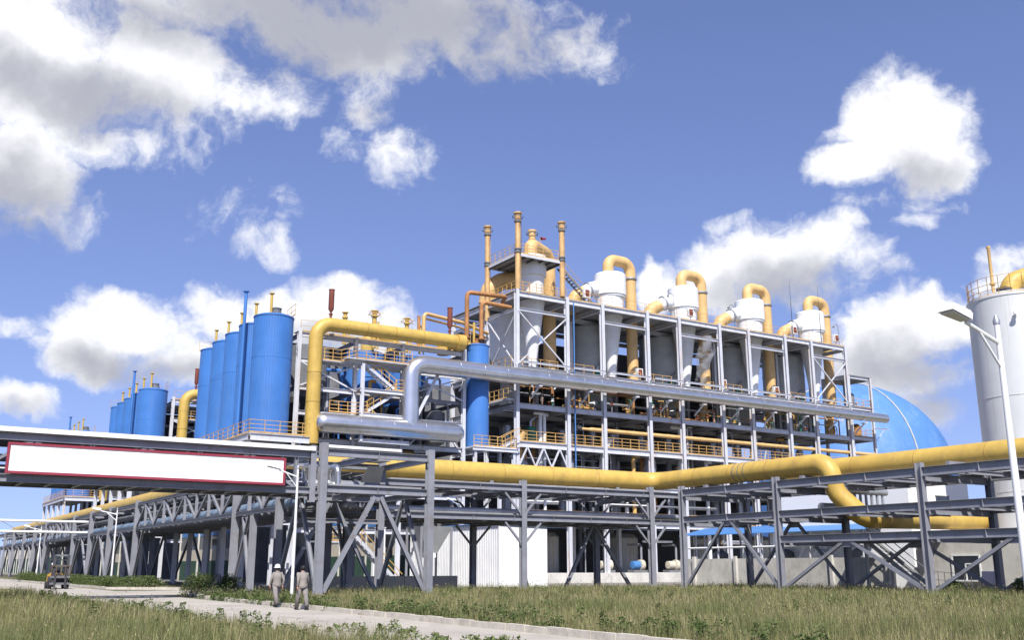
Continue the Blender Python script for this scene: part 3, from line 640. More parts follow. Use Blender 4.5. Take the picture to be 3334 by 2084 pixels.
for i in range(14):
    f = (i+.5)/14; part('tread', MB().box((65.0+5*f-.13, 91.6, 36.0-4.2*f-.02), (65.0+5*f+.13, 92.4, 36.0-4.2*f+.02)), 'mid_grey', vt)
part('stair_rail', MB().bar((65.0, 91.6, 37), (70, 91.6, 32.8), .05).bar((65.0, 92.4, 37), (70, 92.4, 32.8), .05), 'rail_yellow', vt)
def stack(u, v, z0, z1, label):
    t = thing('vent_stack', label, 'vent stack', (u, v, z0), 'slim rusty yellow vent stacks')
    part('pipe', MB().tube([(u, v, z0), (u, v, z1-.9)], .3, 16), 'stack', t, True)
    part('joint_band', MB().lathe((u, v, 36.4), [(.29, -.25), (.4, -.25), (.4, -.1), (.33, -.08), (.33, .08), (.4, .1), (.4, .25), (.29, .25)], 16), 'mid_grey', t, True)
    part('upper_ring', MB().lathe((u, v, z1-1.1), [(.29, -.08), (.44, -.08), (.44, .08), (.29, .08)], 16), 'mid_grey', t, True)
    part('crown', MB().lathe((u, v, z1-1.0), [(.33, 0), (.36, .1), (.36, .75), (.5, .8), (.5, .95), (.3, 1.0)], 16), 'stack', t, True)
    part('ring_rail', MB().lathe((u, v, z1-.55), [(.62, -.03), (.66, -.03), (.66, .03), (.62, .03)], 16, cap=False).bar((u-.7, v, z1-.7), (u+.7, v, z1-.7), .05).bar((u, v-.8, z1-.2), (u, v+.8, z1-.2), .05), 'mid_grey', t)
    part('ladder', MB().bar((u+.42, v, z0+.5), (u+.42, v, z1-.8), .03).bar((u+.42, v+.3, z0+.5), (u+.42, v+.3, z1-.8), .03), 'rail_yellow', t)
stack(57.95, 90.1, 31.9, 41.0, 'tallest-looking middle rusty yellow vent stack at the platform front corner')
stack(64.05, 90.1, 31.9, 41.0, 'right rusty yellow vent stack of the vent tower')
stack(57.8, 96.5, 29.5, 41.2, 'left rusty yellow vent stack of the vent tower')
t = thing('short_vent', 'short yellow vent with a ringed cap on top of the arched duct', 'vent', (62.4, 94, 39.3))
part('pipe', MB().lathe((61.9, 93.1, 39.2), [(.42, 0), (.42, .9), (.55, 1.0), (.55, 1.2), (.3, 1.25)], 16), 'pale_yellow', t, True)
part('ring_rail', MB().bar((61.0, 93.1, 39.9), (62.8, 93.1, 39.9), .06).bar((61.9, 92.3, 40.1), (61.9, 93.9, 40.1), .06).lathe((61.9, 93.1, 40.0), [(.7, -.04), (.75, -.04), (.75, .04), (.7, .04)], 16, cap=False), 'mid_grey', t)
t = thing('wind_flag', 'small red wind flag on a mast above the vent tower', 'flag', (64, 94.5, 36.2))
part('mast', MB().bar((64, 94.5, 36.2), (64, 94.5, 40.3), .05), 'rail_yellow', t); part('flag_cloth', MB().lathe((64.1, 94.5, 40.2), [(.2, 0), (.17, .3), (.12, .75)], 10, axis=(1, .1, .15), cap=False), 'red', t)
t = thing('bulge_duct', 'rounded dark yellow duct bulging behind the vent tower railing', 'duct', (60.2, 97.2, 31.8))
part('shell', MB().tube([(58.4, 97.5, 31.8), (58.6, 97.3, 33.7), (60.0, 97, 34.8), (61.8, 96, 35.0)], 1.05, 20, bend=1.3), 'pale_yellow', t, True)
# lightning rods, floodlight boxes, small lamps on the roof edge
for i, (u, nm) in enumerate(((102.2, 'thin lightning rod left of the last cyclone'), (107.8, 'thin lightning rod in front of the last cyclone'), (60.3, 'thin lightning rod at the vent tower'))):
    z0 = 31.7 if i < 2 else 36.2
    t = thing('lightning_rod', nm, 'lightning rod', (u, 90.2 if i < 2 else 93, z0), 'lightning rods on the roof')
    part('rod', MB().tube([(u, 90.2 if i < 2 else 93, z0), (u, 90.2 if i < 2 else 93, z0+3), (u, 90.2 if i < 2 else 93, z0+(8.2 if i < 2 else 6.5))], [.06, .045, .012], 6), 'dark', t)
for i, (u, v, z) in enumerate(((67.8, 90.3, 32.5), (84.0, 90.3, 32.4), (102.8, 90.3, 32.5), (111.2, 90.3, 32.4), (76.2, 91.2, 24.0), (90.0, 91.2, 24.0), (99.5, 91.2, 24.0))):
    t = thing('control_box', ['red and white box on the roof rail near the vent tower stair', 'red and white box on the roof rail left of the second plain cyclone', 'red and white box on the roof rail before the last cyclone', 'red and white box on the roof rail at the right end', 'rusty white cabinet on the upper deck below the nearest plain cyclone', 'rusty white cabinet on the upper deck in the middle', 'rusty white cabinet on the upper deck by the third yellow leg'][i], 'cabinet', (u, v, z-.7), 'small cabinets on the frame')
    part('case', MB().box((u-.42, v, z-.1), (u+.42, v+.4, z+.95)), 'white', t); part('front_plate', MB().box((u-.3, v-.03, z+.02), (u+.3, v-.002, z+.83)), 'red_brown', t); part('post', MB().box((u-.06, v+.1, z-.72), (u+.06, v+.22, z-.1)), 'frame', t)
for i, (u, nm) in enumerate(((81.2, 'nearest'), (91.5, 'middle'), (111.6, 'rightmost'))):
    t = thing('roof_lamp', nm + ' small hooked lamp on the roof edge of the process frame', 'lamp', (u, 90.3, 31.7), 'hooked lamps on the frame roof')
    part('pole', MB().tube([(u, 90.3, 31.7), (u, 90.3, 34.6), (u-.5, 90.3, 34.9), (u-.9, 90.3, 34.5)], .04, 6, bend=.3), 'mid_grey', t); part('lamp_head', MB().lathe((u-.92, 90.3, 34.3), [(.02, .25), (.12, .2), (.2, 0)], 10), 'mid_grey', t)

# yellow pipe along the deck, deck equipment
t = thing('deck_pipe', 'thin pale yellow pipe running along the railed deck of the process frame', 'pipe', (70, 89.9, 16.6))
part('pipe', MB().tube([(68.2, 90.6, 16.9), (118, 90.6, 16.9)], .24, 14), 'pale_yellow', t, True)
part('reducer', MB().lathe((66.6, 90.6, 16.9), [(.16, 0), (.16, 1.2), (.24, 1.6)], 14, axis=U3), 'pale_yellow', t, True)
part('valve', MB().lathe((66.4, 90.6, 16.9), [(.1, -.3), (.34, -.28), (.34, -.2), (.2, -.1), (.2, .1), (.34, .2), (.34, .28), (.1, .3)], 14, axis=U3).lathe((66.4, 90.6, 17.1), [(.08, 0), (.08, .7), (.3, .72), (.3, .78)], 12), 'dark', t, True)
bands(t, (69, 90.6, 16.9), (117, 90.6, 16.9), .24, 6, 'pale_yellow', .1, .05, 'flange')
COLN = ['bay left of the second column', 'second', 'third', 'fourth', 'fifth', 'sixth', 'seventh', 'eighth', 'ninth']
for k, i in enumerate((1, 3, 5, 7)):
    u = BU[i] + .95
    t = thing('standpipe', 'fat silver standpipe behind column %s of the process frame from the left' % ['two', 'four', 'six', 'eight'][k], 'vessel', (u, 91.6, 10.6), 'silver standpipes behind the frame columns')
    part('jacket', MB().lathe((u, 91.6, 10.6), [(.75, 0), (.75, 2.4), (.55, 2.9), (.55, 4.2), (.68, 4.4), (.68, 5.6), (.4, 5.8), (.3, 6.0), (.3, 8.0)], 24), 'silver_dull', t, True)
    part('valve_head', MB().lathe((u, 91.6, 17.0), [(.3, 0), (.48, .08), (.48, .2), (.25, .3), (.25, .9), (.45, 1.0), (.45, 1.1)], 16), 'dark', t, True)
for k in range(9):
    a, b = BU[k], BU[k+1]; c = (a+b)/2
    wh = ['1st', '2nd', '3rd', '4th', '5th', '6th', '7th', '8th', '9th'][k]
    t = thing('bay_piping', 'tangle of valves and pipes under the silver pipe, %s bay from left' % wh, 'piping', (c, 92, 19.1), 'piping tangles under the upper deck')
    rr = random.Random(100+k)
    for j in range(3):
        z = 19.5 + j*1.05 + rr.uniform(-.2, .2); v = 91.2 + rr.uniform(0, 2.5)
        part('pipe', MB().tube([(a+.4, v, z), (b-.4, v, z), (b-.4, v, 19.3)], rr.choice((.07, .1, .16)), 10, bend=.3), rr.choice(('silver_dull', 'rusty', 'rail_yellow', 'silver_dull')), t, True)
    for j in range(7):
        u = rr.uniform(a+.6, b-.6); v = 90.8 + rr.uniform(0, 1.6); z0 = 19.15
        h = rr.uniform(.5, 2.6)
        part('riser', MB().tube([(u, v, z0), (u, v, z0+h), (u+rr.uniform(-.8, .8), v+.6, z0+h)], rr.choice((.05, .08, .12)), 8, bend=.2), rr.choice(('rusty', 'rail_yellow', 'silver_dull', 'green')), t, True)
        part('valve', MB().lathe((u, v, z0+h*.6), [(.04, -.2), (.2, -.18), (.2, -.12), (.1, 0), (.2, .12), (.2, .18), (.04, .2)], 10).bar((u, v, z0+h*.6), (u-.1, v-.35, z0+h*.6), .05), rr.choice(('red_brown', 'dark', 'white', 'rail_yellow')), t, True)
    for j in range(5):
        u = rr.uniform(a+.5, b-.5); v = rr.uniform(91.2, 94.0); z0 = rr.choice((1.1, 6.6, 10.7)); z1 = rr.choice((10.2, 14.4, 18.4))
        if z1 - z0 < 3: z1 = 14.4 if z0 < 11 else 18.4
        part('riser', MB().tube([(u, v, z0), (u, v, z1), (u+rr.choice((-1.2, 1.2)), v+.4, z1)], rr.choice((.07, .11, .17, .24)), 10, bend=.35), rr.choice(('silver_dull', 'silver_dull', 'rusty', 'rail_yellow', 'white', 'mid_grey')), t, True)
    for j in range(2):
        z = rr.choice((4.6, 8.6, 12.6, 13.4)); v = rr.uniform(90.8, 92.5)
        part('pipe', MB().tube([(a+.3, v, z), (b-.3, v, z)], rr.choice((.08, .14, .22)), 10), rr.choice(('silver_dull', 'rail_yellow', 'mid_grey', 'white')), t, True)
    # tall silver vessels standing on the lower deck
    nv = 2 if b - a > 6 else 1
    for j in range(nv):
        u = a + (b-a)*(j+.6)/(nv+.2)
        w = thing('column_vessel', 'slim silver vessel behind the deck railing, %s bay from left%s' % (wh, ', left one' if nv == 2 and j == 0 else (', right one' if nv == 2 else '')), 'vessel', (u, 95, 6.5), 'slim silver vessels on the decks')
        part('shell', MB().lathe((u, 95, 0), [(.1, 6.7), (.55, 7.0), (.55, 13.2), (.35, 13.6), (.35, 16.2), (.5, 16.3), (.5, 17.2), (.1, 17.5)], 20), 'silver_dull', w, True)
        part('flange', MB().lathe((u, 95, 12.0), [(.5, -.08), (.68, -.08), (.68, .08), (.5, .08)], 20), 'silver_dull', w, True)
    if k in (0, 2, 4, 6):
        u = a+1.3
        w = thing('deck_duct', 'tilted pale duct end standing on the railed deck in the %s bay' % wh, 'duct', (u, 91.6, 14.95), 'tilted duct ends on the deck')
        part('shell', MB().tube([(u, 92.2, 12.5), (u+.15, 91.9, 15.2), (u+.5, 91.5, 16.2)], [.55, .5, .38], 18), 'white' if k else 'pale_yellow', w, True)
    if k in (0, 2, 4, 6, 8):
        u = a+3.3
        w = thing('motor_unit', 'green motor drum on the deck in the %s bay' % wh, 'motor', (u, 92.2, 14.95 if k == 0 else 23.3), 'green motors on the decks')
        z0 = 15.6 if k == 0 else 23.5; vv = 92.4 if k == 0 else 95.5
        part('body', MB().lathe((u, vv, z0), [(.2, 0), (.55, .05), (.55, 1.15), (.45, 1.3), (.2, 1.35)], 16).box((u-.5, vv-.4, z0-.6), (u+.5, vv+.4, z0+.05)), 'green', w, True)
        part('pipe', MB().tube([(u, vv, z0+1.3), (u, vv, z0+2.0), (u+.7, vv, z0+2.5)], .2, 10, bend=.4), 'silver_dull', w, True)
# cone-bottom blue grey vessel in the first bay under the deck
t = thing('cone_vessel', 'pale grey blue pointed vessel behind the zigzag braces of the first bay', 'vessel', (59.6, 92, 10.6))
part('shell', MB().lathe((59.6, 92, 10.6), [(.95, 0), (1.0, 1.0), (.75, 2.2), (.3, 3.1), (.1, 3.3)], 20), 'silver_dull', t, True)
# ground floor machinery
for k, u in enumerate((70.5, 75.2, 80.5, 85.6, 91.5)):
    t = thing('pump_skid', '%s pump unit on the ground slab under the process frame' % ['leftmost', 'second from left', 'middle', 'fourth from left', 'rightmost'][k], 'pump', (u, 91.5, 1.05), 'pump units at ground level')
    part('base', MB().box((u-1.0, 91.0, 1.06), (u+1.0, 92.2, 1.35)), 'mid_grey', t); part('motor', MB().lathe((u-.8, 91.6, 1.9), [(.2, 0), (.45, .05), (.45, 1.0), (.2, 1.1)], 14, axis=U3), 'cream' if k % 2 == 0 else 'blue_sheet', t, True)
    part('casing', MB().lathe((u+.5, 91.6, 1.9), [(.2, -.3), (.6, -.25), (.6, .25), (.2, .3)], 14, axis=U3), 'red_brown' if k == 3 else 'cream', t, True); part('pipe', MB().tube([(u+.6, 91.6, 2.3), (u+.6, 91.6, 4.2), (u+.6, 94, 4.2)], .14, 10, bend=.4), 'rack' if k % 2 else 'silver_dull', t, True)
for k, u in enumerate((66.5, 78.3, 90.2, 102)):
    t = thing('lower_vessel', '%s grey round tank low inside the process frame' % ['leftmost', 'second', 'third', 'rightmost'][k], 'tank', (u, 98.5, 1.1), 'low grey tanks at ground level')
    part('shell', MB().lathe((u, 98.5, 1.08), [(2.1, 0), (2.1, 4.0), (1.6, 4.5), (.2, 4.7)], 28), 'vessel', t, True); part('ladder', MB().bar((u-.25, 96.3, 1.1), (u-.25, 96.3, 5.2), .04).bar((u+.25, 96.3, 1.1), (u+.25, 96.3, 5.2), .04), 'rail_yellow', t)
for k in range(4):
    u = 99 + k*2.3
    t = thing('green_pump', '%s green pump set behind the yellow rails near the duct elbow' % ['first', 'second', 'third', 'fourth'][k], 'pump', (u, 92, 6.5), 'green pump sets')
    part('casing', MB().lathe((u, 92, 6.55), [(.5, 0), (.5, .4), (.3, .5), (.3, 1.3), (.45, 1.4), (.45, 2.2), (.2, 2.4)], 14), 'green', t, True); part('pipe', MB().tube([(u+.3, 92, 7.2), (u+.9, 92, 7.2), (u+.9, 92, 9.5)], .15, 10, bend=.3), 'green', t, True)
part('handrail', MB().rail([(97, 90.5, 6.55), (112, 90.5, 6.55)], 1.1, 1.0, .06, (1, .66, .33)), 'rail_yellow', mf)
part('handrail', MB().rail([(58.5, 90.5, 6.55), (97, 90.5, 6.55)], 1.1, 1.4, .06), 'rail_yellow', mf)

# ------------------------------------------------------------------ blue tank blocks and their frames
BLK = ['nearest', 'middle', 'farthest']
BV = [0, 47.6, 98]
def tank_group(bi):
    dv = BV[bi]; bn = BLK[bi]
    pf = thing('tank_platform', '%s raised steel platform under the row of blue silos' % bn, 'platform', (30, 98+dv, 0), 'platforms under the blue silos')
    part('deck_slab', MB().box((27.4, 86.6+dv, 13.0), (32.4, 110.4+dv, 13.3)), 'deck', pf); part('edge_beam', MB().hsec((27.3, 86.5+dv, 12.9), (27.3, 110.5+dv, 12.9), Z3, .6, .25), 'frame', pf); part('edge_beam', MB().hsec((27.5, 86.5+dv, 12.9), (33, 86.5+dv, 12.9), Z3, .6, .25), 'frame', pf)
    for i in range(5):
        for u in (27.6, 32.2): part('column', MB().hsec((u, 87.2+dv+i*5.6, 0), (u, 87.2+dv+i*5.6, 13), V3, .4, .4), 'frame', pf)
        for z in (9.5, 5.5): part('beam', MB().hsec((27.7, 87.2+dv+i*5.6, z), (32.1, 87.2+dv+i*5.6, z), Z3, .35, .2), 'frame', pf)
    for z in (9.5, 5.5): part('beam', MB().hsec((27.6, 87.3+dv, z), (27.6, 109.4+dv, z), Z3, .35, .2), 'frame', pf)
    part('handrail', MB().rail([(33, 86.6+dv, 13.3), (27.4, 86.6+dv, 13.3), (27.4, 110.3+dv, 13.3)], 1.15, 1.6, .055, (1, .66, .33)), 'rail_yellow', pf)
    for i in range(5):
        v = 89.4 + dv + i*4.5
        t = thing('blue_silo', '%s silo counted from the camera in the %s row of blue silos' % (['first', 'second', 'third', 'fourth', 'fifth'][i], bn), 'silo', (30, v, 13.3), 'tall blue silos')
        part('shell', MB().ribbed((30, v), 1.85, 13.3, 24.6), 'blue', t)
        part('roof', MB().lathe((30, v, 24.6), [(1.86, -.06), (1.9, -.05), (1.9, .06), (1.5, .22), (.3, .4)], 40), 'blue', t, True)
        part('skirt_ring', MB().lathe((30, v, 20.6), [(1.84, -.03), (1.865, -.03), (1.865, .03), (1.84, .03)], 48, cap=False), 'blue', t, True)
        part('vent_pipe', MB().lathe((29.6, v-.2, 24.8), [(.13, 0), (.13, 2.1), (.26, 2.12), (.26, 2.2), (.1, 2.25)], 12), 'yellow', t, True)
        part('roof_hatch', MB().lathe((30.2, v, 24.8), [(.55, 0), (.62, .05), (.62, .3), (.45, .35), (.45, .7), (.5, .72), (.5, .8), (.2, .9)], 18), 'mid_grey' if i == 0 else 'yellow', t, True)
        part('roof_rail', MB().rail([(31.5, v-1.6, 24.8), (31.7, v+1.2, 24.8)] + ([(28.3, v+1.5, 24.8)] if i == 4 else []), 1.1, 1.2, .035), 'rail_yellow', t)
    t = thing('blue_pole', 'tall thin blue pole beside the %s row of blue silos' % bn, 'pole', (27.9, 91.2+dv, 13.3), 'blue lightning poles')
    part('pole', MB().tube([(27.85, 91.6+dv, 13.3), (27.85, 91.6+dv, 27.5)], .16, 10), 'blue', t, True); part('cap', MB().lathe((27.85, 91.6+dv, 27.4), [(.1, 0), (.3, .02), (.3, .1), (.1, .12)], 10), 'blue', t, True)
for bi in range(3): tank_group(bi)

def silo_frame(bi):
    dv = BV[bi]; bn = BLK[bi]; V0, V1 = 90.2+dv, 101+dv; full = bi == 0
    f = thing('stair_structure', '%s open steel frame with stairs beside the blue silos' % bn, 'steel frame', (44, 95+dv, 0), 'open frames beside the silos')
    US = [32.9, 38.8, 44.0, 51.2]
    for u in US:
        for v in (V0, V1): part('column', MB().hsec((u, v, 0), (u, v, 24.2), V3, .4, .36), 'frame' if v == V0 else 'rack', f)
    for a, b in zip(US, US[1:]):
        for z in (23.6, 21.1, 18.4, 16.0, 13.4, 8.5, 5):
            if z in (18.4, 16.0) and a == 44.0: continue
            part('beam', MB().hsec((a+.2, V0, z), (b-.2, V0, z), Z3, .42, .25), 'frame', f)
        for z in (23.6, 18.4, 13.4, 8.5): part('beam', MB().hsec((a+.2, V1, z), (b-.2, V1, z), Z3, .42, .25), 'rack', f)
    for u in US:
        for z in (23.5, 18.4, 13.4, 8.5): part('beam', MB().hsec((u, V0+.2, z), (u, V1-.2, z), Z3, .4, .24), 'rack', f)
    for z in (23.85, 13.65, 8.75): part('deck_slab', MB().box((32.7, V0-.1 if z < 20 else V0+5.2, z), (51.4, V1+.1, z+.07)), 'deck', f)
    part('roof_walk', MB().box((32.7, V0-.1, 23.85), (51.4, V0+1.1, 23.9)), 'deck', f)
    part('dark_backing', MB().box((32.9, V1+.05, 9), (51.2, V1+.12, 23.3)), 'dark', f)  # near-black sheet standing in for the shade inside the frame
    part('deck_slab', MB().box((32.7, V0+8.2, 21.35), (51.4, V1+.1, 21.42)), 'deck', f)
    part('gallery_slab', MB().box((34.2, V0-1.2, 21.02), (37.2, V0+.2, 21.12)).box((37.0, V0-2.2, 21.32), (44, V0-.2, 21.42)), 'frame', f)
    part('handrail', MB().rail([(34.2, V0-1.2, 21.1), (36.8, V0-1.2, 21.1), (38.0, V0-2.2, 21.4), (44, V0-2.2, 21.4)], 1.15, .95, .06, (1, .66, .33)), 'rail_yellow', f)
    part('handrail', MB().rail([(33, V0, 23.92), (51.2, V0, 23.92)], 1.15, 1.6, .035, (1, .5)), 'rail_yellow', f)
    part('brace', MB().bar((33.1, V0, 18.6), (38.6, V0, 20.9), .15), 'frame', f); part('brace', MB().bar((33.1, V0-.16, 20.9), (38.6, V0-.16, 18.6), .15), 'frame', f)
    if full:
        part('brace', MB().bar((44.2, V0, 18.6), (51, V0, 21), .13), 'frame', f); part('brace', MB().bar((44.2, V0-.16, 21.0), (51, V0-.16, 18.6), .13), 'frame', f)
        part('brace', MB().bar((47.6, 89.2, 21.0), (45.4, 89.8, 16.2), .3), 'frame', f)
        for p, q in (((45, 13.7), (47.5, 16)), ((50.5, 13.7), (48.6, 16))): part('brace', MB().bar((p[0], V0, p[1]), (q[0], V0, q[1]), .15), 'frame', f)
        part('beam', MB().hsec((44.2, V0, 16.1), (51, V0, 16.1), Z3, .4, .25), 'frame', f); part('beam', MB().hsec((44.2, V0+.3, 18.4), (51, V0+.3, 18.4), Z3, .3, .25), 'rack', f)
        # stair flights between landings
        for j, (u0, z0, u1, z1) in enumerate(((39.2, 21.0, 42.6, 18.7), (42.4, 18.3, 39.4, 16.3), (39.4, 16.0, 42.0, 13.9))):
            for s in (-.45, .45): part('stair_stringer', MB().bar((u0, V0-1.2+s, z0), (u1, V0-1.2+s, z1), .06, .28), 'frame', f)
            for i in range(9):
                ff = (i+.5)/9; part('tread', MB().box((u0+(u1-u0)*ff-.14, V0-1.62, z0+(z1-z0)*ff-.02), (u0+(u1-u0)*ff+.14, V0-.78, z0+(z1-z0)*ff+.02)), 'frame', f)
            rl = MB()
            for i in range(5):
                ff = i/4; p = Vector((u0+(u1-u0)*ff, V0-1.68, z0+(z1-z0)*ff)); rl.bar(p, p+Z3*1.05, .06)
            for hh in (1.05, .55): rl.bar((u0, V0-1.68, z0+hh), (u1, V0-1.68, z1+hh), .06)
            part('stair_rail', rl, 'rail_yellow', f)
        for z in (18.4, 16.0, 13.5):
            part('landing', MB().box((38.6, V0-1.9, z+.16), (44, V0-.3, z+.22)), 'frame', f)
            part('beam', MB().hsec((38.6, V0-1.95, z), (44.0, V0-1.95, z), Z3, .36, .22), 'frame', f)
        part('column', MB().hsec((38.8, V0-1.95, 13.4), (38.8, V0-1.95, 21.0), V3, .32, .3), 'frame', f)
        part('handrail', MB().rail([(42.4, V0-1.9, 18.65), (44, V0-1.9, 18.65)], 1.1, .8, .06, (1, .66, .33)).rail([(35.8, V0-1.2, 16.1), (38.6, V0-1.2, 16.1), (39.4, V0-1.9, 16.2)], 1.1, .9, .06, (1, .66, .33)).rail([(33.6, V0-.2, 13.8), (35.2, V0-.2, 13.8)], 1.1, .8, .06, (1, .66, .33)), 'rail_yellow', f)
        part('landing', MB().box((34.6, V0-1.25, 15.9), (38.4, V0-.3, 16.0)), 'frame', f)
    # arch duct
    t = thing('arch_duct', '%s yellow arch duct rising in front of the silo frame' % bn, 'duct', (34, 89+dv, 13), 'yellow arch ducts')
    part('duct_body', MB().tube([(34.0, 88.7+dv, 12.9), (34.0, 88.7+dv, 24.55), (50.3, 88.7+dv, 24.55), (50.6, 91.5+dv, 24.55)], .68, 26, bend=1.5), 'yellow', t, True)
    bands(t, (36, 88.7+dv, 24.55), (48.5, 88.7+dv, 24.55), .68, 3.2, 'yellow_seam', .06, .02); bands(t, (34, 88.7+dv, 14), (34, 88.7+dv, 22.5), .68, 3.5, 'yellow_seam', .06, .02)
    part('relief_cap', MB().lathe((49.9, 88.7+dv, 24.55), [(.66, -.5), (.8, -.5), (.8, .4), (.66, .4)], 24, axis=U3), 'yellow', t, True)
    for j, u in enumerate((35.4, 48.6)):
        s = thing('silencer', 'dark red silencer on the %s end of the %s yellow arch duct' % (('left', 'right')[j], bn), 'silencer', (u, 88.7+dv, 25.2), 'dark red silencers')
        part('neck', MB().lathe((u, 88.7+dv, 25.15), [(.12, 0), (.12, .35), (.2, .4), (.2, .5), (.1, .52), (.1, .7)], 12), 'red_brown', s, True)
        part('barrel', MB().lathe((u, 88.7+dv, 25.8), [(.1, 0), (.27, .3), (.27, 2.2), (.3, 2.22), (.3, 2.3), (.1, 2.3)], 16), 'red_brown', s, True)
    return f
for bi in range(3): silo_frame(bi)
# blue vessels inside the nearest frame
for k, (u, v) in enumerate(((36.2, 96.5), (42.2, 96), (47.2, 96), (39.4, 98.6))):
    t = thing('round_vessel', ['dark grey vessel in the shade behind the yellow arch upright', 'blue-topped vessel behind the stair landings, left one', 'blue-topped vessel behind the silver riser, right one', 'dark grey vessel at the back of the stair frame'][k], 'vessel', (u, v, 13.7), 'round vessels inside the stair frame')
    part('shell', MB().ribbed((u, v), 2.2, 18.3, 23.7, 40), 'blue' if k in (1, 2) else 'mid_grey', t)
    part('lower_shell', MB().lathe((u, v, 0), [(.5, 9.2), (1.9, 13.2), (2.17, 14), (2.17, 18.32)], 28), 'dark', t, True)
for k, (u, v) in enumerate(((36, 95), (46.6, 97.5))):
    t = thing('dark_hopper', '%s dark grey hopper under the stair frame' % ('left', 'right')[k], 'hopper', (u, v, 5), 'dark hoppers')
    part('shell', MB().lathe((u, v, 0), [(.3, 3.5), (2.4, 8.8), (2.4, 13.3)], 24), 'mid_grey', t, True); part('outlet', MB().lathe((u, v, 2.6), [(.35, 0), (.35, .9)], 12), 'dark', t, True)
for k, (u, v, z0, z1, r, m_) in enumerate(((40.6, 93.5, 14, 18.2, 1.0, 'blue'), (45.6, 92.6, 14, 17.2, .8, 'silver_dull'), (49.4, 93.2, 14, 18.0, 1.1, 'mid_grey'), (35.6, 92.6, 14, 17.4, .9, 'mid_grey'), (48.0, 92.5, 18.6, 20.6, .6, 'silver_dull'))):
    t = thing('process_drum', ['small blue drum behind the stair flights', 'small silver drum right of the stair flights', 'dark drum at the right end of the stair frame', 'dark drum beside the yellow arch upright', 'silver drum on the upper level right of the riser'][k], 'vessel', (u, v, z0), 'drums inside the stair frame')
    part('shell', MB().lathe((u, v, 0), [(r*.3, z0), (r, z0+.4), (r, z1-.4), (r*.3, z1)], 20), m_, t, True); part('pipe', MB().tube([(u, v, z1-.1), (u, v, z1+.6), (u+1.6, v, z1+.6), (u+1.6, v, z0)], .13, 10, bend=.3), 'silver_dull', t, True)
    part('leg', MB().box((u-r*.5, v-.1, z0-.35), (u+r*.5, v+.1, z0+.1)), 'frame', t)
t = thing('frame_piping', 'tangle of thin grey and yellow pipes inside the nearest stair frame', 'piping', (42, 92, 14)); rr = random.Random(5)
for j in range(26):
    u = rr.uniform(33.6, 50.8); v = rr.uniform(90.8, 94.5); z0 = rr.choice((13.8, 16.2, 8.9)); z1 = z0 + rr.uniform(1.5, 6.5)
    part('pipe', MB().tube([(u, v, z0), (u, v, z1), (u+rr.uniform(-2.5, 2.5), v+.3, z1)], rr.choice((.06, .09, .14, .2)), 8, bend=.3), rr.choice(('silver_dull', 'mid_grey', 'rail_yellow', 'white', 'rack', 'blue')), t, True)
# roof vents of the nearest frame
for k, (u, z1, r) in enumerate(((38.9, 27.3, .2), (42.2, 27.9, .24), (46.0, 27.6, .22), (47.6, 27.0, .15), (44.6, 26.4, .2))):
    t = thing('roof_vent', '%s yellow vent pipe on the roof of the stair frame' % ['leftmost', 'tallest ringed', 'ringed rear', 'slim capped', 'short middle'][k], 'vent', (u, 93.5, 23.9), 'yellow roof vents')
    part('pipe', MB().lathe((u, 93.5, 23.92), [(r, 0), (r, z1-24.6), (r*1.5, z1-24.55), (r*1.5, z1-24.4), (r, z1-24.35), (r, z1-24), (r*1.7, z1-23.98), (r*1.7, z1-23.9)], 14), 'yellow', t, True)
    part('side_pipe', MB().tube([(u+.45, 93.5, 23.9), (u+.45, 93.5, z1-1.1)], r*.5, 8), 'yellow', t, True)
    if k in (1, 2, 4): part('ring_rail', MB().bar((u-.8, 93.5, z1-.5), (u+.8, 93.5, z1-.5), .05).bar((u-.8, 93.2, z1-.2), (u+.8, 93.2, z1-.2), .05).lathe((u, 93.5, z1-.35), [(.6, -.03), (.64, -.03), (.64, .03), (.6, .03)], 14, cap=False), 'rail_yellow', t)
for k, (u, v) in enumerate(((43.8, 95.5), (51.4, 92.6))):
    t = thing('roof_duct', '%s humped yellow duct on the roof of the stair frame' % ('left', 'right')[k], 'duct', (u, v, 24), 'humped yellow roof ducts')
    part('shell', MB().tube([(u-1.4, v, 23.9), (u-1.4, v, 25.6), (u+1.6, v, 25.4), (u+1.6, v, 23.9)], .7, 18, bend=1.0), 'yellow', t, True); part('flange', MB().lathe((u, v, 25.52), [(.68, -.06), (.8, -.06), (.8, .06), (.68, .06)], 18, axis=U3), 'yellow', t, True)
    part('top_valve', MB().lathe((u, v, 26.1), [(.2, 0), (.3, .05), (.3, .2), (.15, .25), (.15, .6)], 12), 'mid_grey', t, True)
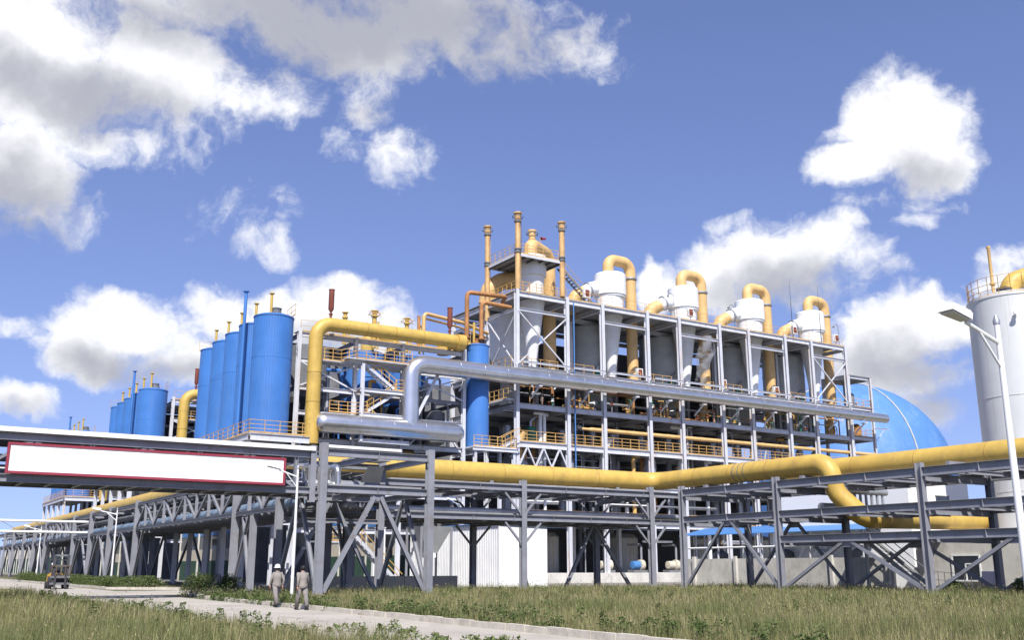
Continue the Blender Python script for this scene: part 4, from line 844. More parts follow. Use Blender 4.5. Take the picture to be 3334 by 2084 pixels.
# yellow pipe from the frame roof up to the vent tower, and the two rusty risers
t = thing('roof_pipe', 'slim double yellow pipe rising from the stair frame roof toward the vent tower', 'pipe', (47.5, 92, 24))
part('pipe', MB().tube([(47.0, 91.5, 23.9), (47.0, 91.5, 27.9), (52.5, 93, 27.9), (57.6, 96, 27.9)], .2, 12, bend=.5), 'pale_yellow', t, True); part('pipe', MB().tube([(46.4, 91.5, 23.9), (46.4, 91.5, 27.5)], .17, 12), 'rusty', t, True)
part('pipe', MB().tube([(47.0, 92.0, 27.5), (52.5, 93.6, 27.5), (57.6, 96.5, 27.5)], .12, 10), 'pale_yellow', t, True)
for k, pts in enumerate(([(51.15, 89.6, 25.2), (51.15, 89.6, 30.4), (56.0, 89.6, 30.6), (57.8, 93.5, 30.6)], [(52.85, 89.4, 25.2), (52.85, 89.4, 29.5), (56.6, 89.4, 29.4)])):
    t = thing('rusty_riser', ['taller rusty orange riser bending into the vent tower', 'shorter rusty orange riser above the small blue silo'][k], 'pipe', pts[0], 'rusty risers')
    part('pipe', MB().tube(pts, .24, 14, bend=.55), 'rusty', t, True); part('flange', MB().lathe((pts[0][0], pts[0][1], 25.4), [(.22, -.06), (.36, -.06), (.36, .06), (.22, .06)], 14), 'rusty', t, True)
# small blue silo on its own platform
t = thing('small_silo', 'single slim blue silo between the stair frame and the process frame', 'silo', (52.9, 90.2, 13.9))
part('shell', MB().ribbed((52.9, 90.2), 1.2, 13.85, 24.7, 32, .015), 'blue', t); part('roof', MB().lathe((52.9, 90.2, 24.7), [(1.21, -.05), (1.25, -.04), (1.25, .06), (.9, .2), (.2, .3)], 32), 'blue', t, True)
part('roof_hatch', MB().lathe((52.9, 90.2, 24.9), [(.7, 0), (.7, .2), (.5, .22), (.5, .5), (.55, .52), (.55, .6)], 18), 'rusty', t, True); part('vent_pipe', MB().lathe((52.4, 90.2, 24.9), [(.14, 0), (.14, 2.4), (.05, 2.4)], 10), 'yellow', t, True)
part('ladder_cage', MB().rail([(51.4, 89.2, 24.9), (51.4, 91, 24.9)], 1.1, .6, .04), 'rail_yellow', t)
t = thing('silo_platform', 'small railed platform and stair under the slim blue silo', 'platform', (53.5, 89, 13.4))
part('deck_slab', MB().box((51.3, 88.2, 13.62), (56.6, 91.4, 13.78)), 'frame', t); part('edge_beam', MB().hsec((51.2, 88.15, 13.5), (56.7, 88.15, 13.5), Z3, .35, .2), 'frame', t)
part('handrail', MB().rail([(51.4, 88.3, 13.8), (55.2, 88.3, 13.8)], 1.1, 1.05, .055, (1, .66, .33)).rail([(55.9, 88.3, 13.8), (56.6, 88.3, 13.8), (56.6, 91, 13.8)], 1.1, .8, .055, (1, .66, .33)), 'rail_yellow', t)
for s in (-.4, .4): part('stair_stringer', MB().bar((55.0, 89.2+s, 13.8), (57.4, 89.2+s, 15.0), .08, .25), 'frame', t)
for i in range(6): part('tread', MB().box((55.05+i*.4, 88.85, 13.95+i*.2), (55.35+i*.4, 89.55, 13.99+i*.2)), 'frame', t)
part('stair_rail', MB().bar((55, 88.75, 14.9), (57.4, 88.75, 16.1), .06).bar((55, 88.75, 14.4), (57.4, 88.75, 15.6), .06).bar((55, 89.65, 14.9), (57.4, 89.65, 16.1), .06).bar((55.1, 88.75, 13.9), (55.1, 88.75, 14.95), .06).bar((56.2, 88.75, 14.4), (56.2, 88.75, 15.5), .06), 'rail_yellow', t)
for u in (51.6, 56.3):
    for v in (88.4, 91.2): part('leg', MB().hsec((u, v, 0), (u, v, 13.6), V3, .35, .3), 'frame', t)

# ------------------------------------------------------------------ sheds, walls and far buildings
sh = thing('white_shed', 'white corrugated metal shed standing behind the middle rack', 'shed', (48.8, 75, 0))
wall = MB()
def ribs_wall(mb, p, q, z0, z1, n, d, step=.3):
    """trapezoidal sheet wall from p to q, n = outward normal"""
    P_, Q_ = Vector((*p, 0)), Vector((*q, 0)); L = (Q_-P_).length; dr = (Q_-P_)/L; m_ = int(L/step); nn = Vector((*n, 0)); pr = []
    for i in range(m_):
        x = i*L/m_; s_ = L/m_
        pr += [(x, 0), (x+s_*.55, 0), (x+s_*.65, d), (x+s_*.9, d)]
    pr.append((L, 0)); vs = [P_+dr*x+nn*y+Z3*z for z in (z0, z1) for x, y in pr]; k = len(pr)
    mb.add(vs, [(i, i+1, i+1+k, i+k) for i in range(k-1)]); return mb
part('side_wall', ribs_wall(MB(), (46.3, 75), (46.3, 92), 0, 5.35, (-1, 0), .035), 'white', sh)
part('front_wall', MB().box((46.3, 75.0, 0), (51.3, 75.1, 5.2)), 'sign_white', sh)
part('side_wall', MB().box((51.2, 75.1, 0), (51.3, 88.8, 5.2)), 'white', sh)
part('corner_trim', MB().box((46.22, 74.94, 0), (46.34, 75.06, 5.3)), 'white', sh)
part('roof', MB().add([(46.1, 74.8, 5.38), (51.5, 74.8, 5.22), (51.5, 88.85, 5.22), (46.1, 92.1, 5.38), (46.1, 74.8, 5.46), (51.5, 74.8, 5.30), (51.5, 88.85, 5.30), (46.1, 92.1, 5.46)], [(0,1,2,3),(4,5,6,7),(0,1,5,4),(1,2,6,5),(2,3,7,6),(3,0,4,7)]), 'blue_sheet', sh)
hp = thing('feed_hopper', 'grey square feed hopper in the dark opening left of the shed', 'hopper', (42.5, 81, 0))
part('body', MB().add([(41.0, 79.5, 5.2), (44.2, 79.5, 5.2), (44.2, 82.5, 5.2), (41, 82.5, 5.2), (42, 80.5, 2.9), (43.2, 80.5, 2.9), (43.2, 81.5, 2.9), (42, 81.5, 2.9)], [(0,1,2,3),(7,6,5,4),(0,4,5,1),(1,5,6,2),(2,6,7,3),(3,7,4,0)]), 'vessel', hp)
part('gate_valve', MB().box((42.2, 80.4, 2.5), (43.0, 81.6, 2.88)), 'white', hp); part('spout', MB().lathe((42.6, 81, 1.6), [(.2, 0), (.25, .9)], 12), 'mid_grey', hp)
for u in (41.1, 44.1):
    for v in (79.6, 82.4): part('leg', MB().hsec((u, v, 0), (u, v, 5.1), V3, .16, .16), 'rack', hp)
for k, (u, v) in enumerate(((40, 86.5), (38.6, 84))):
    t = thing('white_column_wall', ['tall pale wall panel standing left of the hopper', 'short pale cabinet left of the hopper'][k], 'panel', (u, v, 0)); part('panel', MB().box((u, v, 0), (u+.9, v+.4, 5.2 if k == 0 else 2.2)), 'white', t); part('cap', MB().box((u-.05, v-.05, 5.2 if k == 0 else 2.2), (u+.95, v+.45, 5.3 if k == 0 else 2.3)), 'frame', t)
# low concrete plinth seen behind the junction tower
t = thing('plinth_wall', 'low cream concrete plinth wall behind the junction tower', 'wall', (32, 72, 0))
for i in range(6): part('wall_block', MB().box((26.4+i*2.4, 72.4, 0), (28.76+i*2.4, 72.7, 1.0)), 'cream', t)
# ground stair and frames behind the junction tower
t = thing('yard_stair', 'white and yellow steel stair behind the junction tower', 'stair', (36, 80, 0))
for s in (-.45, .45): part('stair_stringer', MB().bar((33.2, 78+s, 4.9), (38.3, 78+s, .1), .07, .28), 'frame', t)
for i in range(14): part('tread', MB().box((33.3+i*.36, 77.6, 4.75-i*.34), (33.6+i*.36, 78.4, 4.79-i*.34)), 'frame', t)
part('stair_rail', MB().bar((33.2, 77.5, 5.9), (38.3, 77.5, 1.1), .06).bar((33.2, 77.5, 5.4), (38.3, 77.5, .6), .06).bar((34.5, 77.5, 3.7), (34.5, 77.5, 4.7), .06).bar((36.5, 77.5, 1.8), (36.5, 77.5, 2.9), .06), 'rail_yellow', t)
part('landing', MB().box((30.6, 77.4, 3.6), (33.3, 79, 3.75)), 'frame', t); part('handrail', MB().rail([(30.7, 77.4, 3.75), (33.2, 77.4, 3.75)], 1.1, .6, .06, (1, .66, .33)), 'rail_yellow', t)
part('post', MB().box((30.7, 77.5, 0), (30.9, 77.7, 3.6)).box((33, 77.5, 0), (33.2, 77.7, 3.6)), 'frame', t)

# long halls with blue upper sheeting, seen between the rack columns
def hall(u, va, vb, k, label, depth=12):
    hl = thing('blue_hall', label, 'building', (u, (va+vb)/2, 0), 'low halls behind the racks'); n = max(1, round((vb-va)/4.6)); st_ = (vb-va)/n
    for i in range(n):
        v0, v1 = va+i*st_, va+(i+1)*st_-.06
        part('wall_panel', MB().box((u, v0, 5.3*k), (u+.1, v1, 6.9*k)), 'blue_sheet', hl)
        part('glazing', MB().box((u+.03, v0+.05, 3.7*k), (u+.08, v1-.05, 5.3*k)), 'glass' if i % 2 else 'mid_grey', hl)
        part('wall_panel', MB().box((u, v0, 2.4*k), (u+.1, v1, 3.7*k)), 'cream', hl); part('base_panel', MB().box((u-.02, v0, 0), (u+.08, v1, 2.4*k)), 'wall_green', hl)
        part('pilaster', MB().box((u-.2, v1-.05, 0), (u-.03, v1+.2, 6.9*k)), 'concrete', hl)
    part('end_wall', MB().box((u+.1, va, 0), (u+depth, va+.1, 6.9*k)), 'mid_grey', hl)
    part('roof', MB().box((u-.3, va-.2, 6.9*k), (u+depth+.3, vb+.2, 7.1*k)), 'blue_sheet', hl)
hall(57, 108, 172, 1.3, 'tallest far hall with blue upper sheeting behind the junction tower', 16)
hall(34.5, 113, 134, 1.0, 'low hall with blue sheeting between the nearest and middle silo rows')
hall(34.5, 161, 185, 1.0, 'low hall with blue sheeting between the middle and farthest silo rows')
hall(34.5, 212, 330, 1.55, 'long low hall beyond the farthest silo row')
# low concrete wall behind the right rack
lw = thing('bund_wall', 'low pale concrete wall behind the right rack', 'wall', (64, 58, 0))
for i in range(8):
    v0 = 48.6+i*2.9
    part('wall_panel', MB().box((64, v0, 0), (64.25, v0+2.86, 2.4)), 'concrete', lw)
for i in range(5): part('buttress', MB().box((63.78, 48.8+i*5.2, 0), (64.0, 49.1+i*5.2, 2.6)), 'concrete', lw)
# blue canopy beyond it
cp_ = thing('blue_canopy', 'low open canopy with a blue sheet roof behind the right rack', 'canopy', (68, 60, 0))
rf = ribs_wall(MB(), (0, 0), (1, 0), 0, 1, (0, 1), .04)
for i in range(9):
    v0 = 52.5 + i*2.4
    part('roof_sheet', MB().add([(66, v0, 4.55), (69.5, v0, 5.3), (69.5, v0+2.34, 5.3), (66, v0+2.34, 4.55), (66, v0, 4.6), (69.5, v0, 5.36), (69.5, v0+2.34, 5.36), (66, v0+2.34, 4.6)], [(3,2,1,0),(4,5,6,7),(0,1,5,4),(1,2,6,5),(2,3,7,6),(3,0,4,7)]), 'blue_sheet', cp_)
for v in (53, 58.4, 63.8, 69.2, 74):
    part('post', MB().tube([(66.4, v, 0), (66.4, v, 4.6)], .09, 8), 'frame', cp_); part('post', MB().tube([(69.3, v, 0), (69.3, v, 5.2)], .09, 8), 'frame', cp_)
for z in (1.9, 3.4): part('pipe', MB().tube([(66.2, 52.5, z), (66.2, 74, z)], .09, 8), 'white', cp_, True)
for k in range(5):
    v = 54.6 + k*4
    t = thing('yard_tank', '%s small white tank under the blue canopy' % ['first', 'second', 'third', 'fourth', 'fifth'][k], 'tank', (68, v, 0), 'small tanks under the canopy'); part('shell', MB().lathe((68, v, .3), [(.3, 0), (.75, .1), (.75, 2.6), (.3, 2.9)], 18), 'white' if k % 2 else 'mid_grey', t, True); part('leg', MB().box((67.4, v-.5, 0), (68.6, v+.5, .32)), 'concrete', t)
# concrete building at the right
cb = thing('concrete_building', 'grey rendered concrete building with one white window behind the right rack', 'building', (67, 38, 0))
part('wall', MB().box((66, 20, 0), (76, 48, 4.0)), 'concrete', cb)
part('roof_slab', MB().box((65.85, 19.8, 4.0), (76.2, 48.15, 4.18)), 'concrete', cb)
w = part('window', MB().box((65.94, 42.9, .8), (66.0, 45.0, 2.5)), 'glass', cb)
part('frame', MB().box((65.9, 42.85, .8), (65.98, 42.95, 2.5)).box((65.9, 44.95, .8), (65.98, 45.1, 2.5)).box((65.9, 42.85, 2.45), (65.98, 45.1, 2.55)).box((65.9, 43.95, .8), (65.98, 44.05, 1.9)).box((65.9, 42.95, 1.86), (65.98, 44.0, 1.95)), 'white', w)
part('sill', MB().box((65.8, 42.8, .7), (66, 45.1, .79)), 'white', w)
t = thing('wall_cabinet', 'dark blue electrical cabinet on the wall by the window', 'cabinet', (65.7, 42.2, .5)); part('case', MB().box((65.55, 41.6, .5), (65.98, 42.6, 1.4)), 'blue_shirt', t); part('stand', MB().box((65.7, 41.7, 0), (65.8, 41.8, .5)), 'mid_grey', t)
wb = thing('white_block', 'bright white block with a small window above the concrete building', 'building', (72, 52, 0))
part('wall', MB().box((68.5, 50, 0), (76.3, 64, 8.6)), 'sign_white', wb); part('parapet', MB().box((68.4, 49.9, 8.6), (76.4, 64.1, 8.8)), 'white', wb)
w = part('window', MB().box((71.9, 49.95, 6.65), (73.6, 50.0, 7.25)), 'glass', wb); part('frame', MB().box((71.8, 49.92, 6.58), (73.7, 49.97, 6.66)).box((71.8, 49.92, 7.24), (73.7, 49.97, 7.32)), 'concrete', w)
# steel stairs beside it
ss = thing('yard_stair', 'steel yard stairs and railings between right rack and concrete building', 'stair', (63, 44, 0))
for s in (-.5, .5): part('stair_stringer', MB().bar((62.6+s, 49.3, 3.6), (62.6+s, 45.0, .4), .07, .3), 'vessel', ss)
for i in range(11): part('tread', MB().box((62.1, 49.1-i*.39, 3.4-i*.29), (63.1, 49.35-i*.39, 3.44-i*.29)), 'vessel', ss)
part('stair_rail', MB().bar((62.05, 49.3, 4.6), (62.05, 45.0, 1.4), .05).bar((63.15, 49.3, 4.6), (63.15, 45.0, 1.4), .05).bar((62.05, 49.3, 4.1), (62.05, 45.0, .9), .05), 'mid_grey', ss)
part('landing', MB().box((62, 49.2, 3.4), (63.7, 51.5, 3.5)).box((62.2, 49.4, 0), (62.4, 49.6, 3.4)), 'vessel', ss)
part('handrail', MB().rail([(63.4, 45, .3), (63.4, 42, .1)], 1.1, .5, .04), 'mid_grey', ss)
# big white tank at the right edge
wt = thing('white_tank', 'big streaked white storage tank at the right edge of the picture', 'tank', (71, 40.6, 0))
part('shell', MB().lathe((73.0, 42.3, 0), [(3.25, 0), (3.25, 7), (3.275, 7), (3.275, 7.08), (3.25, 7.08), (3.25, 14), (3.275, 14), (3.275, 14.08), (3.25, 14.08), (3.25, 21.55), (3.3, 21.6), (3.3, 21.75), (2.6, 22.1), (.3, 22.5)], 56), 'tank_white', wt, True)
rr_ = [(73.0+3.15*math.cos(a*math.pi/12), 42.3+3.15*math.sin(a*math.pi/12), 21.75) for a in range(25)]
part('roof_rail', MB().rail(rr_, 1.5, .9, .035, (1, .6, .3)), 'rail_yellow', wt)
part('outlet_duct', MB().tube([(72.0, 42.0, 22.0), (72.4, 41.8, 23.2), (75.5, 40.2, 24.3), (80, 38, 24.4)], .72, 20, bend=1.2), 'yellow', wt, True)
part('vent_pipe', MB().lathe((71.6, 42.9, 22.1), [(.12, 0), (.12, .9), (.22, .95), (.22, 1.1), (.12, 1.15), (.12, 3.9), (.16, 3.95), (.16, 4.1)], 12), 'pale_yellow', wt, True)
part('roof_machine', MB().box((70.8, 41.4, 22.0), (71.8, 42.2, 22.5)), 'dark', wt); part('nozzle', MB().lathe((70.1, 40.5, 20.1), [(.14, 0), (.14, .3), (.2, .32), (.2, .4)], 10, axis=(-.75, -.65, 0)), 'tank_white', wt, True)
# blue dome behind the process frame
dm = thing('blue_dome', 'huge blue storage dome rising behind the right end of the frame', 'dome', (190, 170, 0))
DC = (192.6, 156.1)
pr = [(23.4*math.cos(a*math.pi/2/16), 23.4*math.sin(a*math.pi/2/16)) for a in range(16)] + [(.1, 23.4)]
part('shell', MB().lathe((*DC, 20.6), [(23.4, -20)] + pr, 72), 'dome_blue', dm, True)
for k in range(4):
    a = k*math.pi/2 - 1.78
    part('rib', MB().tube([(DC[0]+23.5*math.cos(e)*math.cos(a), DC[1]+23.5*math.cos(e)*math.sin(a), 20.6+23.5*math.sin(e)) for e in [i*math.pi/2/14 for i in range(14)]], .2, 8), 'vessel', dm, True)

# ------------------------------------------------------------------ street lamps
def lamp(u, v, h, ang, label, arm=1.4, r=.09, k=.72):
    t = thing('street_lamp', label, 'street lamp', (u, v, 0), 'white street lamps')
    d = Vector((math.cos(R(ang)), math.sin(R(ang)), 0)); P0 = Vector((u, v, 0)); sd = Vector((-d.y, d.x, 0))
    part('pole', MB().tube([P0, P0+Z3*h*.5, P0+Z3*h], [r, r*.85, r*.62], 14), 'lamp_white', t, True); part('pole_cap', MB().lathe((u, v, h), [(r*.8, 0), (r*.85, .08), (.03, .2)], 12), 'silver_dull', t, True); part('base_plate', MB().box((u-.2, v-.2, 0), (u+.2, v+.2, .05)), 'mid_grey', t)
    a0 = P0 + Z3*(h-.6*k); a1 = P0 + d*arm + Z3*(h-.12*k)
    part('arm', MB().tube([a0, a1], .045, 8), 'lamp_white', t, True); part('strut', MB().tube([P0+Z3*(h-1.4*k), a0.lerp(a1, .62)], .03, 8), 'lamp_white', t, True)
    c = a1 + d*.42*k + Z3*.1*k; e = d*.5*k; w_ = sd*.27*k; up = (d*-.22 + Z3).normalized()
    vs = [c-e-w_*.7-up*.03, c-e+w_*.7-up*.03, c+e+w_-up*.03+Z3*.18*k, c+e-w_-up*.03+Z3*.18*k]; top = [c-e*.9-w_*.6+up*.24*k, c-e*.9+w_*.6+up*.24*k, c+e*.8+w_*.7+up*.2*k+Z3*.18*k, c+e*.8-w_*.7+up*.2*k+Z3*.18*k]
    hd = part('lamp_head', MB().add(vs+top, [(3,2,1,0),(4,5,6,7),(0,1,5,4),(1,2,6,5),(2,3,7,6),(3,0,4,7)]), 'lamp_white', t)
    part('lens', MB().add([x - up*.015 + (c-x)*.15 for x in vs] + [x - up*.03 + (c-x)*.2 for x in vs], [(0,1,2,3),(7,6,5,4),(0,4,5,1),(1,5,6,2),(2,6,7,3),(3,7,4,0)]), 'lens', hd)
    part('gear_box', MB().bar(c-e*1.15+up*.05, c-e*.72+up*.1, .26*k, .24*k), 'lamp_white', t)
lamp(20.45, 12.27, 6.9, 178, 'nearest white street lamp at the right edge of the picture', 1.08)
lamp(19.5, 52.6, 6.9, 180, 'white street lamp in front of the right end of the sign', 1.08)
lamp(49.4, 87, 8.0, 200, 'white street lamp in front of the white shed', 1.6)
lamp(19.6, 100, 6.9, 150, 'white street lamp before the long left rack, nearer one', 1.6)
lamp(19.6, 148, 6.9, 150, 'white street lamp before the long left rack, farther one', 1.6)

# ------------------------------------------------------------------ people
def person(u, v, heading, label, helmet, walk=1, scale=1.0, shirt='workwear', z=0.02):
    """walking figure; heading in plant degrees; skinned skeleton turned into one body mesh"""
    J = {}; E_ = []; RAD = {}
    def j(n, p, r, par=None):
        J[n] = (len(J), p); RAD[n] = r
        if par: E_.append((J[par][0], J[n][0]))
    s = walk  # local x = left, y = forward, z up
    j('pelvis', (0, 0, .95), (.155, .115)); j('waist', (0, .01, 1.1), (.155, .12), 'pelvis'); j('chest', (0, .02, 1.3), (.185, .13), 'waist'); j('neckb', (0, .02, 1.44), (.11, .09), 'chest'); j('neck', (0, .03, 1.5), (.058, .058), 'neckb'); j('head', (0, .045, 1.6), (.082, .098), 'neck'); j('crown', (0, .045, 1.68), (.066, .082), 'head')
    for sd, nm in ((1, 'l'), (-1, 'r')):
        f = sd*s
        j('sh'+nm, (sd*.185, .01, 1.4), (.075, .075), 'chest'); j('el'+nm, (sd*.25, -.10*f-.03, 1.14), (.056, .056), 'sh'+nm); j('wr'+nm, (sd*.235, -.12*f+.06, .90), (.042, .042), 'el'+nm)
        j('hp'+nm, (sd*.095, 0, .88), (.105, .105), 'pelvis'); j('kn'+nm, (sd*.1, .16*f+.02, .5), (.075, .075), 'hp'+nm)
        an = (sd*.1, .27, .1) if f > 0 else (sd*.1, -.3, .16)
        j('an'+nm, an, (.062, .062), 'kn'+nm)
    me = bpy.data.meshes.new('body'); me.from_pydata([p for _, p in J.values()], E_, []); o = bpy.data.objects.new('body_tmp', me); C.objects.link(o)
    mo = o.modifiers.new('skin', 'SKIN'); mo.use_smooth_shade = True
    if not me.skin_vertices: me.attributes.new  # layer is made by the modifier
    sv = me.skin_vertices[0].data if me.skin_vertices else None
    for n, (i, _) in J.items():
        sv[i].radius = RAD[n]; sv[i].use_root = (n == 'pelvis')
    ss_ = o.modifiers.new('sub', 'SUBSURF'); ss_.levels = 2; ss_.render_levels = 2
    dg = bpy.context.evaluated_depsgraph_get(); nm = bpy.data.meshes.new_from_object(o.evaluated_get(dg)); bpy.data.objects.remove(o)
    nm.name = 'body'; nm.materials.clear()
    for k in (shirt, 'skin'): nm.materials.append(M[k])
    for p in nm.polygons:
        c = p.center
        p.material_index = 1 if c.z > 1.485 or (abs(c.x) > .17 and c.z < .935) else 0
    t = bpy.data.objects.new('person', None); C.objects.link(t); tag(t, label, 'person', 'people in work clothes')
    dirw = EU*math.cos(R(heading)) + EV*math.sin(R(heading)); t.location = W(u, v, z); t.rotation_euler = (0, 0, math.atan2(dirw.y, dirw.x) - math.pi/2); t.scale = (scale,)*3
    b = bpy.data.objects.new('body', nm); C.objects.link(b); b.parent = t
    def lpart(name, mb, m_, par, smooth=True):
        me = bpy.data.meshes.new(name); me.from_pydata([tuple(x) for x in mb.v], [], mb.f); me.materials.append(M[m_])
        if smooth: me.shade_smooth()
        x = bpy.data.objects.new(name, me); C.objects.link(x); x.parent = par; return x
    # jacket hem, collar, trousers' belt line, shoes, hands, face, hair or helmet
    lpart('jacket', MB().lathe((0, .01, 0), [(.17, .84), (.205, .88), (.2, .98), (.17, 1.08), (.19, 1.2), (.2, 1.32), (.15, 1.43)], 20, cap=False), shirt, t)
    lpart('collar', MB().lathe((0, .025, 1.43), [(.09, 0), (.085, .06), (.075, .075)], 16, cap=False), shirt, t)
    for sd, nme in ((1, 'l'), (-1, 'r')):
        f = sd*s; an = Vector((sd*.1, .27, .1)) if f > 0 else Vector((sd*.1, -.3, .16))
        fw = Vector((0, .98, .12 if f > 0 else -.55)).normalized()
        lpart('shoe', MB().tube([an-fw*.07-Z3*.05, an+fw*.06-Z3*.055, an+fw*.19-Z3*.07], [.05, .055, .035], 10), 'shoe', t)
        lpart('trouser_leg', MB().tube([(sd*.095, 0, .9), (sd*.1, .16*f+.02, .5), tuple(an)], [.115, .09, .088], 14), 'work_trousers' if shirt == 'workwear' else shirt, t)
        wr = Vector((sd*.235, -.12*f+.06, .90)); hb = MB().tube([wr, wr-Z3*.09+Vector((0, .01, 0))], [.03, .038], 8)
        for q in range(4):
            a = wr - Z3*.085 + Vector((0, -.03+q*.021, 0)); L_ = (.06, .075, .07, .055)[q]; hb.tube([a, a-Z3*L_*.55+Vector((-sd*.008, .005, 0)), a-Z3*L_+Vector((-sd*.025, .01, 0))], .0095, 6)
        hb.tube([wr-Z3*.03+Vector((0, .03, 0)), wr-Z3*.07+Vector((-sd*.01, .055, 0)), wr-Z3*.1+Vector((-sd*.015, .055, 0))], .0105, 6)
        lpart('hand', hb, 'skin', t)
        lpart('ear', MB().lathe((sd*.085, .03, 1.6), [(.005, -.01), (.03, 0), (.02, .012)], 8, axis=(sd, 0, 0)), 'skin', t)
        lpart('eye', MB().lathe((sd*.032, .135, 1.615), [(.002, 0), (.012, .004), (.004, .012)], 8, axis=(0, 1, 0)), 'shoe', t)
    lpart('nose', MB().tube([(0, .135, 1.61), (0, .16, 1.575)], [.008, .016], 6), 'skin', t); lpart('mouth', MB().box((-.025, .125, 1.535), (.025, .142, 1.545)), 'red_brown', t, False)
    if helmet:
        hm = lpart('helmet', MB().lathe((0, .04, 1.66), [(.125, -.02), (.122, .03), (.105, .09), (.06, .13), (.01, .14)], 18), 'helmet', t); lpart('brim', MB().lathe((0, .05, 1.65), [(.1, -.01), (.155, -.012), (.15, .004), (.1, .006)], 18), 'helmet', hm)
        lpart('hair', MB().lathe((0, .02, 1.6), [(.085, -.05), (.1, 0), (.1, .06)], 14, cap=False), 'hair', t)
    else:
        lpart('hair', MB().lathe((0, .02, 1.57), [(.06, -.03), (.098, .01), (.104, .07), (.09, .13), (.05, .165), (.01, .17)], 16), 'hair', t)
person(15.12, 42.6, 96, 'man in grey work clothes and white helmet walking away on the road', True, 1, 1.0)
person(15.05, 39.4, 92, 'bareheaded man in grey work clothes walking away behind the helmeted man', False, -1, 1.0)
person(47.75, 73.2, 200, 'distant man in dark blue grey clothes standing by the white shed', False, 1, 1.0, 'blue_shirt')

# ------------------------------------------------------------------ forklift
fk = thing('forklift', 'yellow and black forklift parked on the road at far left', 'forklift', (13.2, 88, 0))
fu, fv = 13.2, 88.0     # mast faces the camera (-v)
for s in (-.5, .5): part('mast_rail', MB().box((fu+s-.09, fv-1.3, .15), (fu+s+.09, fv-1.05, 2.6)), 'dark', fk)
for z in (.9, 1.7, 2.5): part('mast_crossbar', MB().box((fu-.5, fv-1.25, z), (fu+.5, fv-1.12, z+.14)), 'mid_grey', fk)
part('carriage', MB().box((fu-.72, fv-1.42, .35), (fu+.72, fv-1.32, .5)).box((fu-.72, fv-1.42, .85), (fu+.72, fv-1.32, 1.0)), 'mid_grey', fk)
bk = MB()
for i in range(5): bk.box((fu-.7+i*.33, fv-1.4, 1.0), (fu-.63+i*.33, fv-1.35, 1.75))
bk.box((fu-.72, fv-1.4, 1.72), (fu+.72, fv-1.35, 1.8)); part('load_backrest', bk, 'bark', fk)
for s in (-.38, .38): part('fork', MB().box((fu+s-.07, fv-2.4, .12), (fu+s+.07, fv-1.42, .18)).box((fu+s-.07, fv-1.5, .12), (fu+s+.07, fv-1.42, 1.0)), 'dark', fk)
part('chassis', MB().box((fu-.6, fv-.95, .35), (fu+.6, fv+1.0, .95)), 'dark', fk); part('counterweight', MB().lathe((fu, fv+1.0, .4), [(.6, 0), (.65, .2), (.62, .7), (.4, .85)], 20), 'truck_yellow', fk, True)
part('seat', MB().box((fu-.28, fv+.1, .95), (fu+.28, fv+.6, 1.15)).box((fu-.28, fv+.5, 1.15), (fu+.28, fv+.65, 1.65)), 'dark', fk); part('steering_wheel', MB().lathe((fu, fv-.3, 1.35), [(.14, -.02), (.18, -.02), (.18, .02), (.14, .02)], 14, axis=(0, .5, 1)), 'dark', fk)
for su in (-.52, .52):
    for v in (fv-.8, fv+.9): part('guard_post', MB().bar((fu+su, v, .95), (fu+su*.9, v+(.15 if v < fv else -.1), 2.2), .09), 'dark', fk)
gd = MB().box((fu-.55, fv-.7, 2.2), (fu+.55, fv-.6, 2.27)).box((fu-.55, fv+.75, 2.2), (fu+.55, fv+.85, 2.27))
for i in range(6): gd.box((fu-.5+i*.19, fv-.6, 2.2), (fu-.44+i*.19, fv+.75, 2.25))
part('overhead_guard', gd, 'dark', fk)
for su in (-.62, .62):
    for v, r in ((fv-.75, .36), (fv+.75, .28)):
        wh = part('wheel', MB().lathe((fu+su, v, r), [(r*.5, -.13), (r*.9, -.13), (r, -.08), (r, .08), (r*.9, .13), (r*.5, .13)], 20, axis=U3), 'tyre', fk, True); part('rim', MB().lathe((fu+su, v, r), [(.05, -.1), (r*.5, -.1), (r*.5, .1), (.05, .1)], 16, axis=U3), 'truck_yellow', wh, True)
for su in (-.5, .5): part('headlight', MB().lathe((fu+su*1.1, fv-.95, 1.9), [(.02, .05), (.1, 0), (.1, -.1)], 10, axis=(0, -1, 0)), 'lamp_white', fk)

# debris pile, drums
t = thing('debris_pile', 'heap of sand and broken timber beside the road under the left rack', 'debris', (20.3, 88, 0))
hp_ = MB(); 
for i in range(9):
    for j2 in range(9):
        x = 18.6+i*.42; y = 85+j2*.75; hp_.v.append((x, y, max(0, .5*math.exp(-((x-20.3)/1.0)**2-((y-88)/1.9)**2)-.04+random.uniform(-.03, .05))))
for i in range(8):
    for j2 in range(8): hp_.f.append((i*9+j2, i*9+j2+1, (i+1)*9+j2+1, (i+1)*9+j2))
part('sand_heap', hp_, 'sand', t, True)
for i in range(9):
    a = random.uniform(0, 3.1); c = Vector((20.2+random.uniform(-.8, .8), 87.5+random.uniform(-1.6, 1.6), .35+random.uniform(-.1, .25))); d = Vector((math.cos(a), math.sin(a), random.uniform(-.25, .25)))*random.uniform(.4, .9)
    part('timber', MB().bar(c-d, c+d, .12, .07), 'cream' if i % 2 else 'bark', t)
for k, (u, v) in enumerate(((25.5, 92), (26.6, 93))):
    t = thing('drum', ['red', 'dark'][k] + ' drum standing under the left rack', 'drum', (u, v, 0)); part('shell', MB().lathe((u, v, 0), [(.27, 0), (.29, .02), (.29, .28), (.3, .3), (.29, .32), (.29, .58), (.3, .6), (.29, .62), (.29, .88), (.26, .88)], 16), 'red' if k == 0 else 'dark', t, True); part('lid', MB().lathe((u, v, .87), [(.26, 0), (.26, .01), (.05, .03)], 16), 'mid_grey', t)

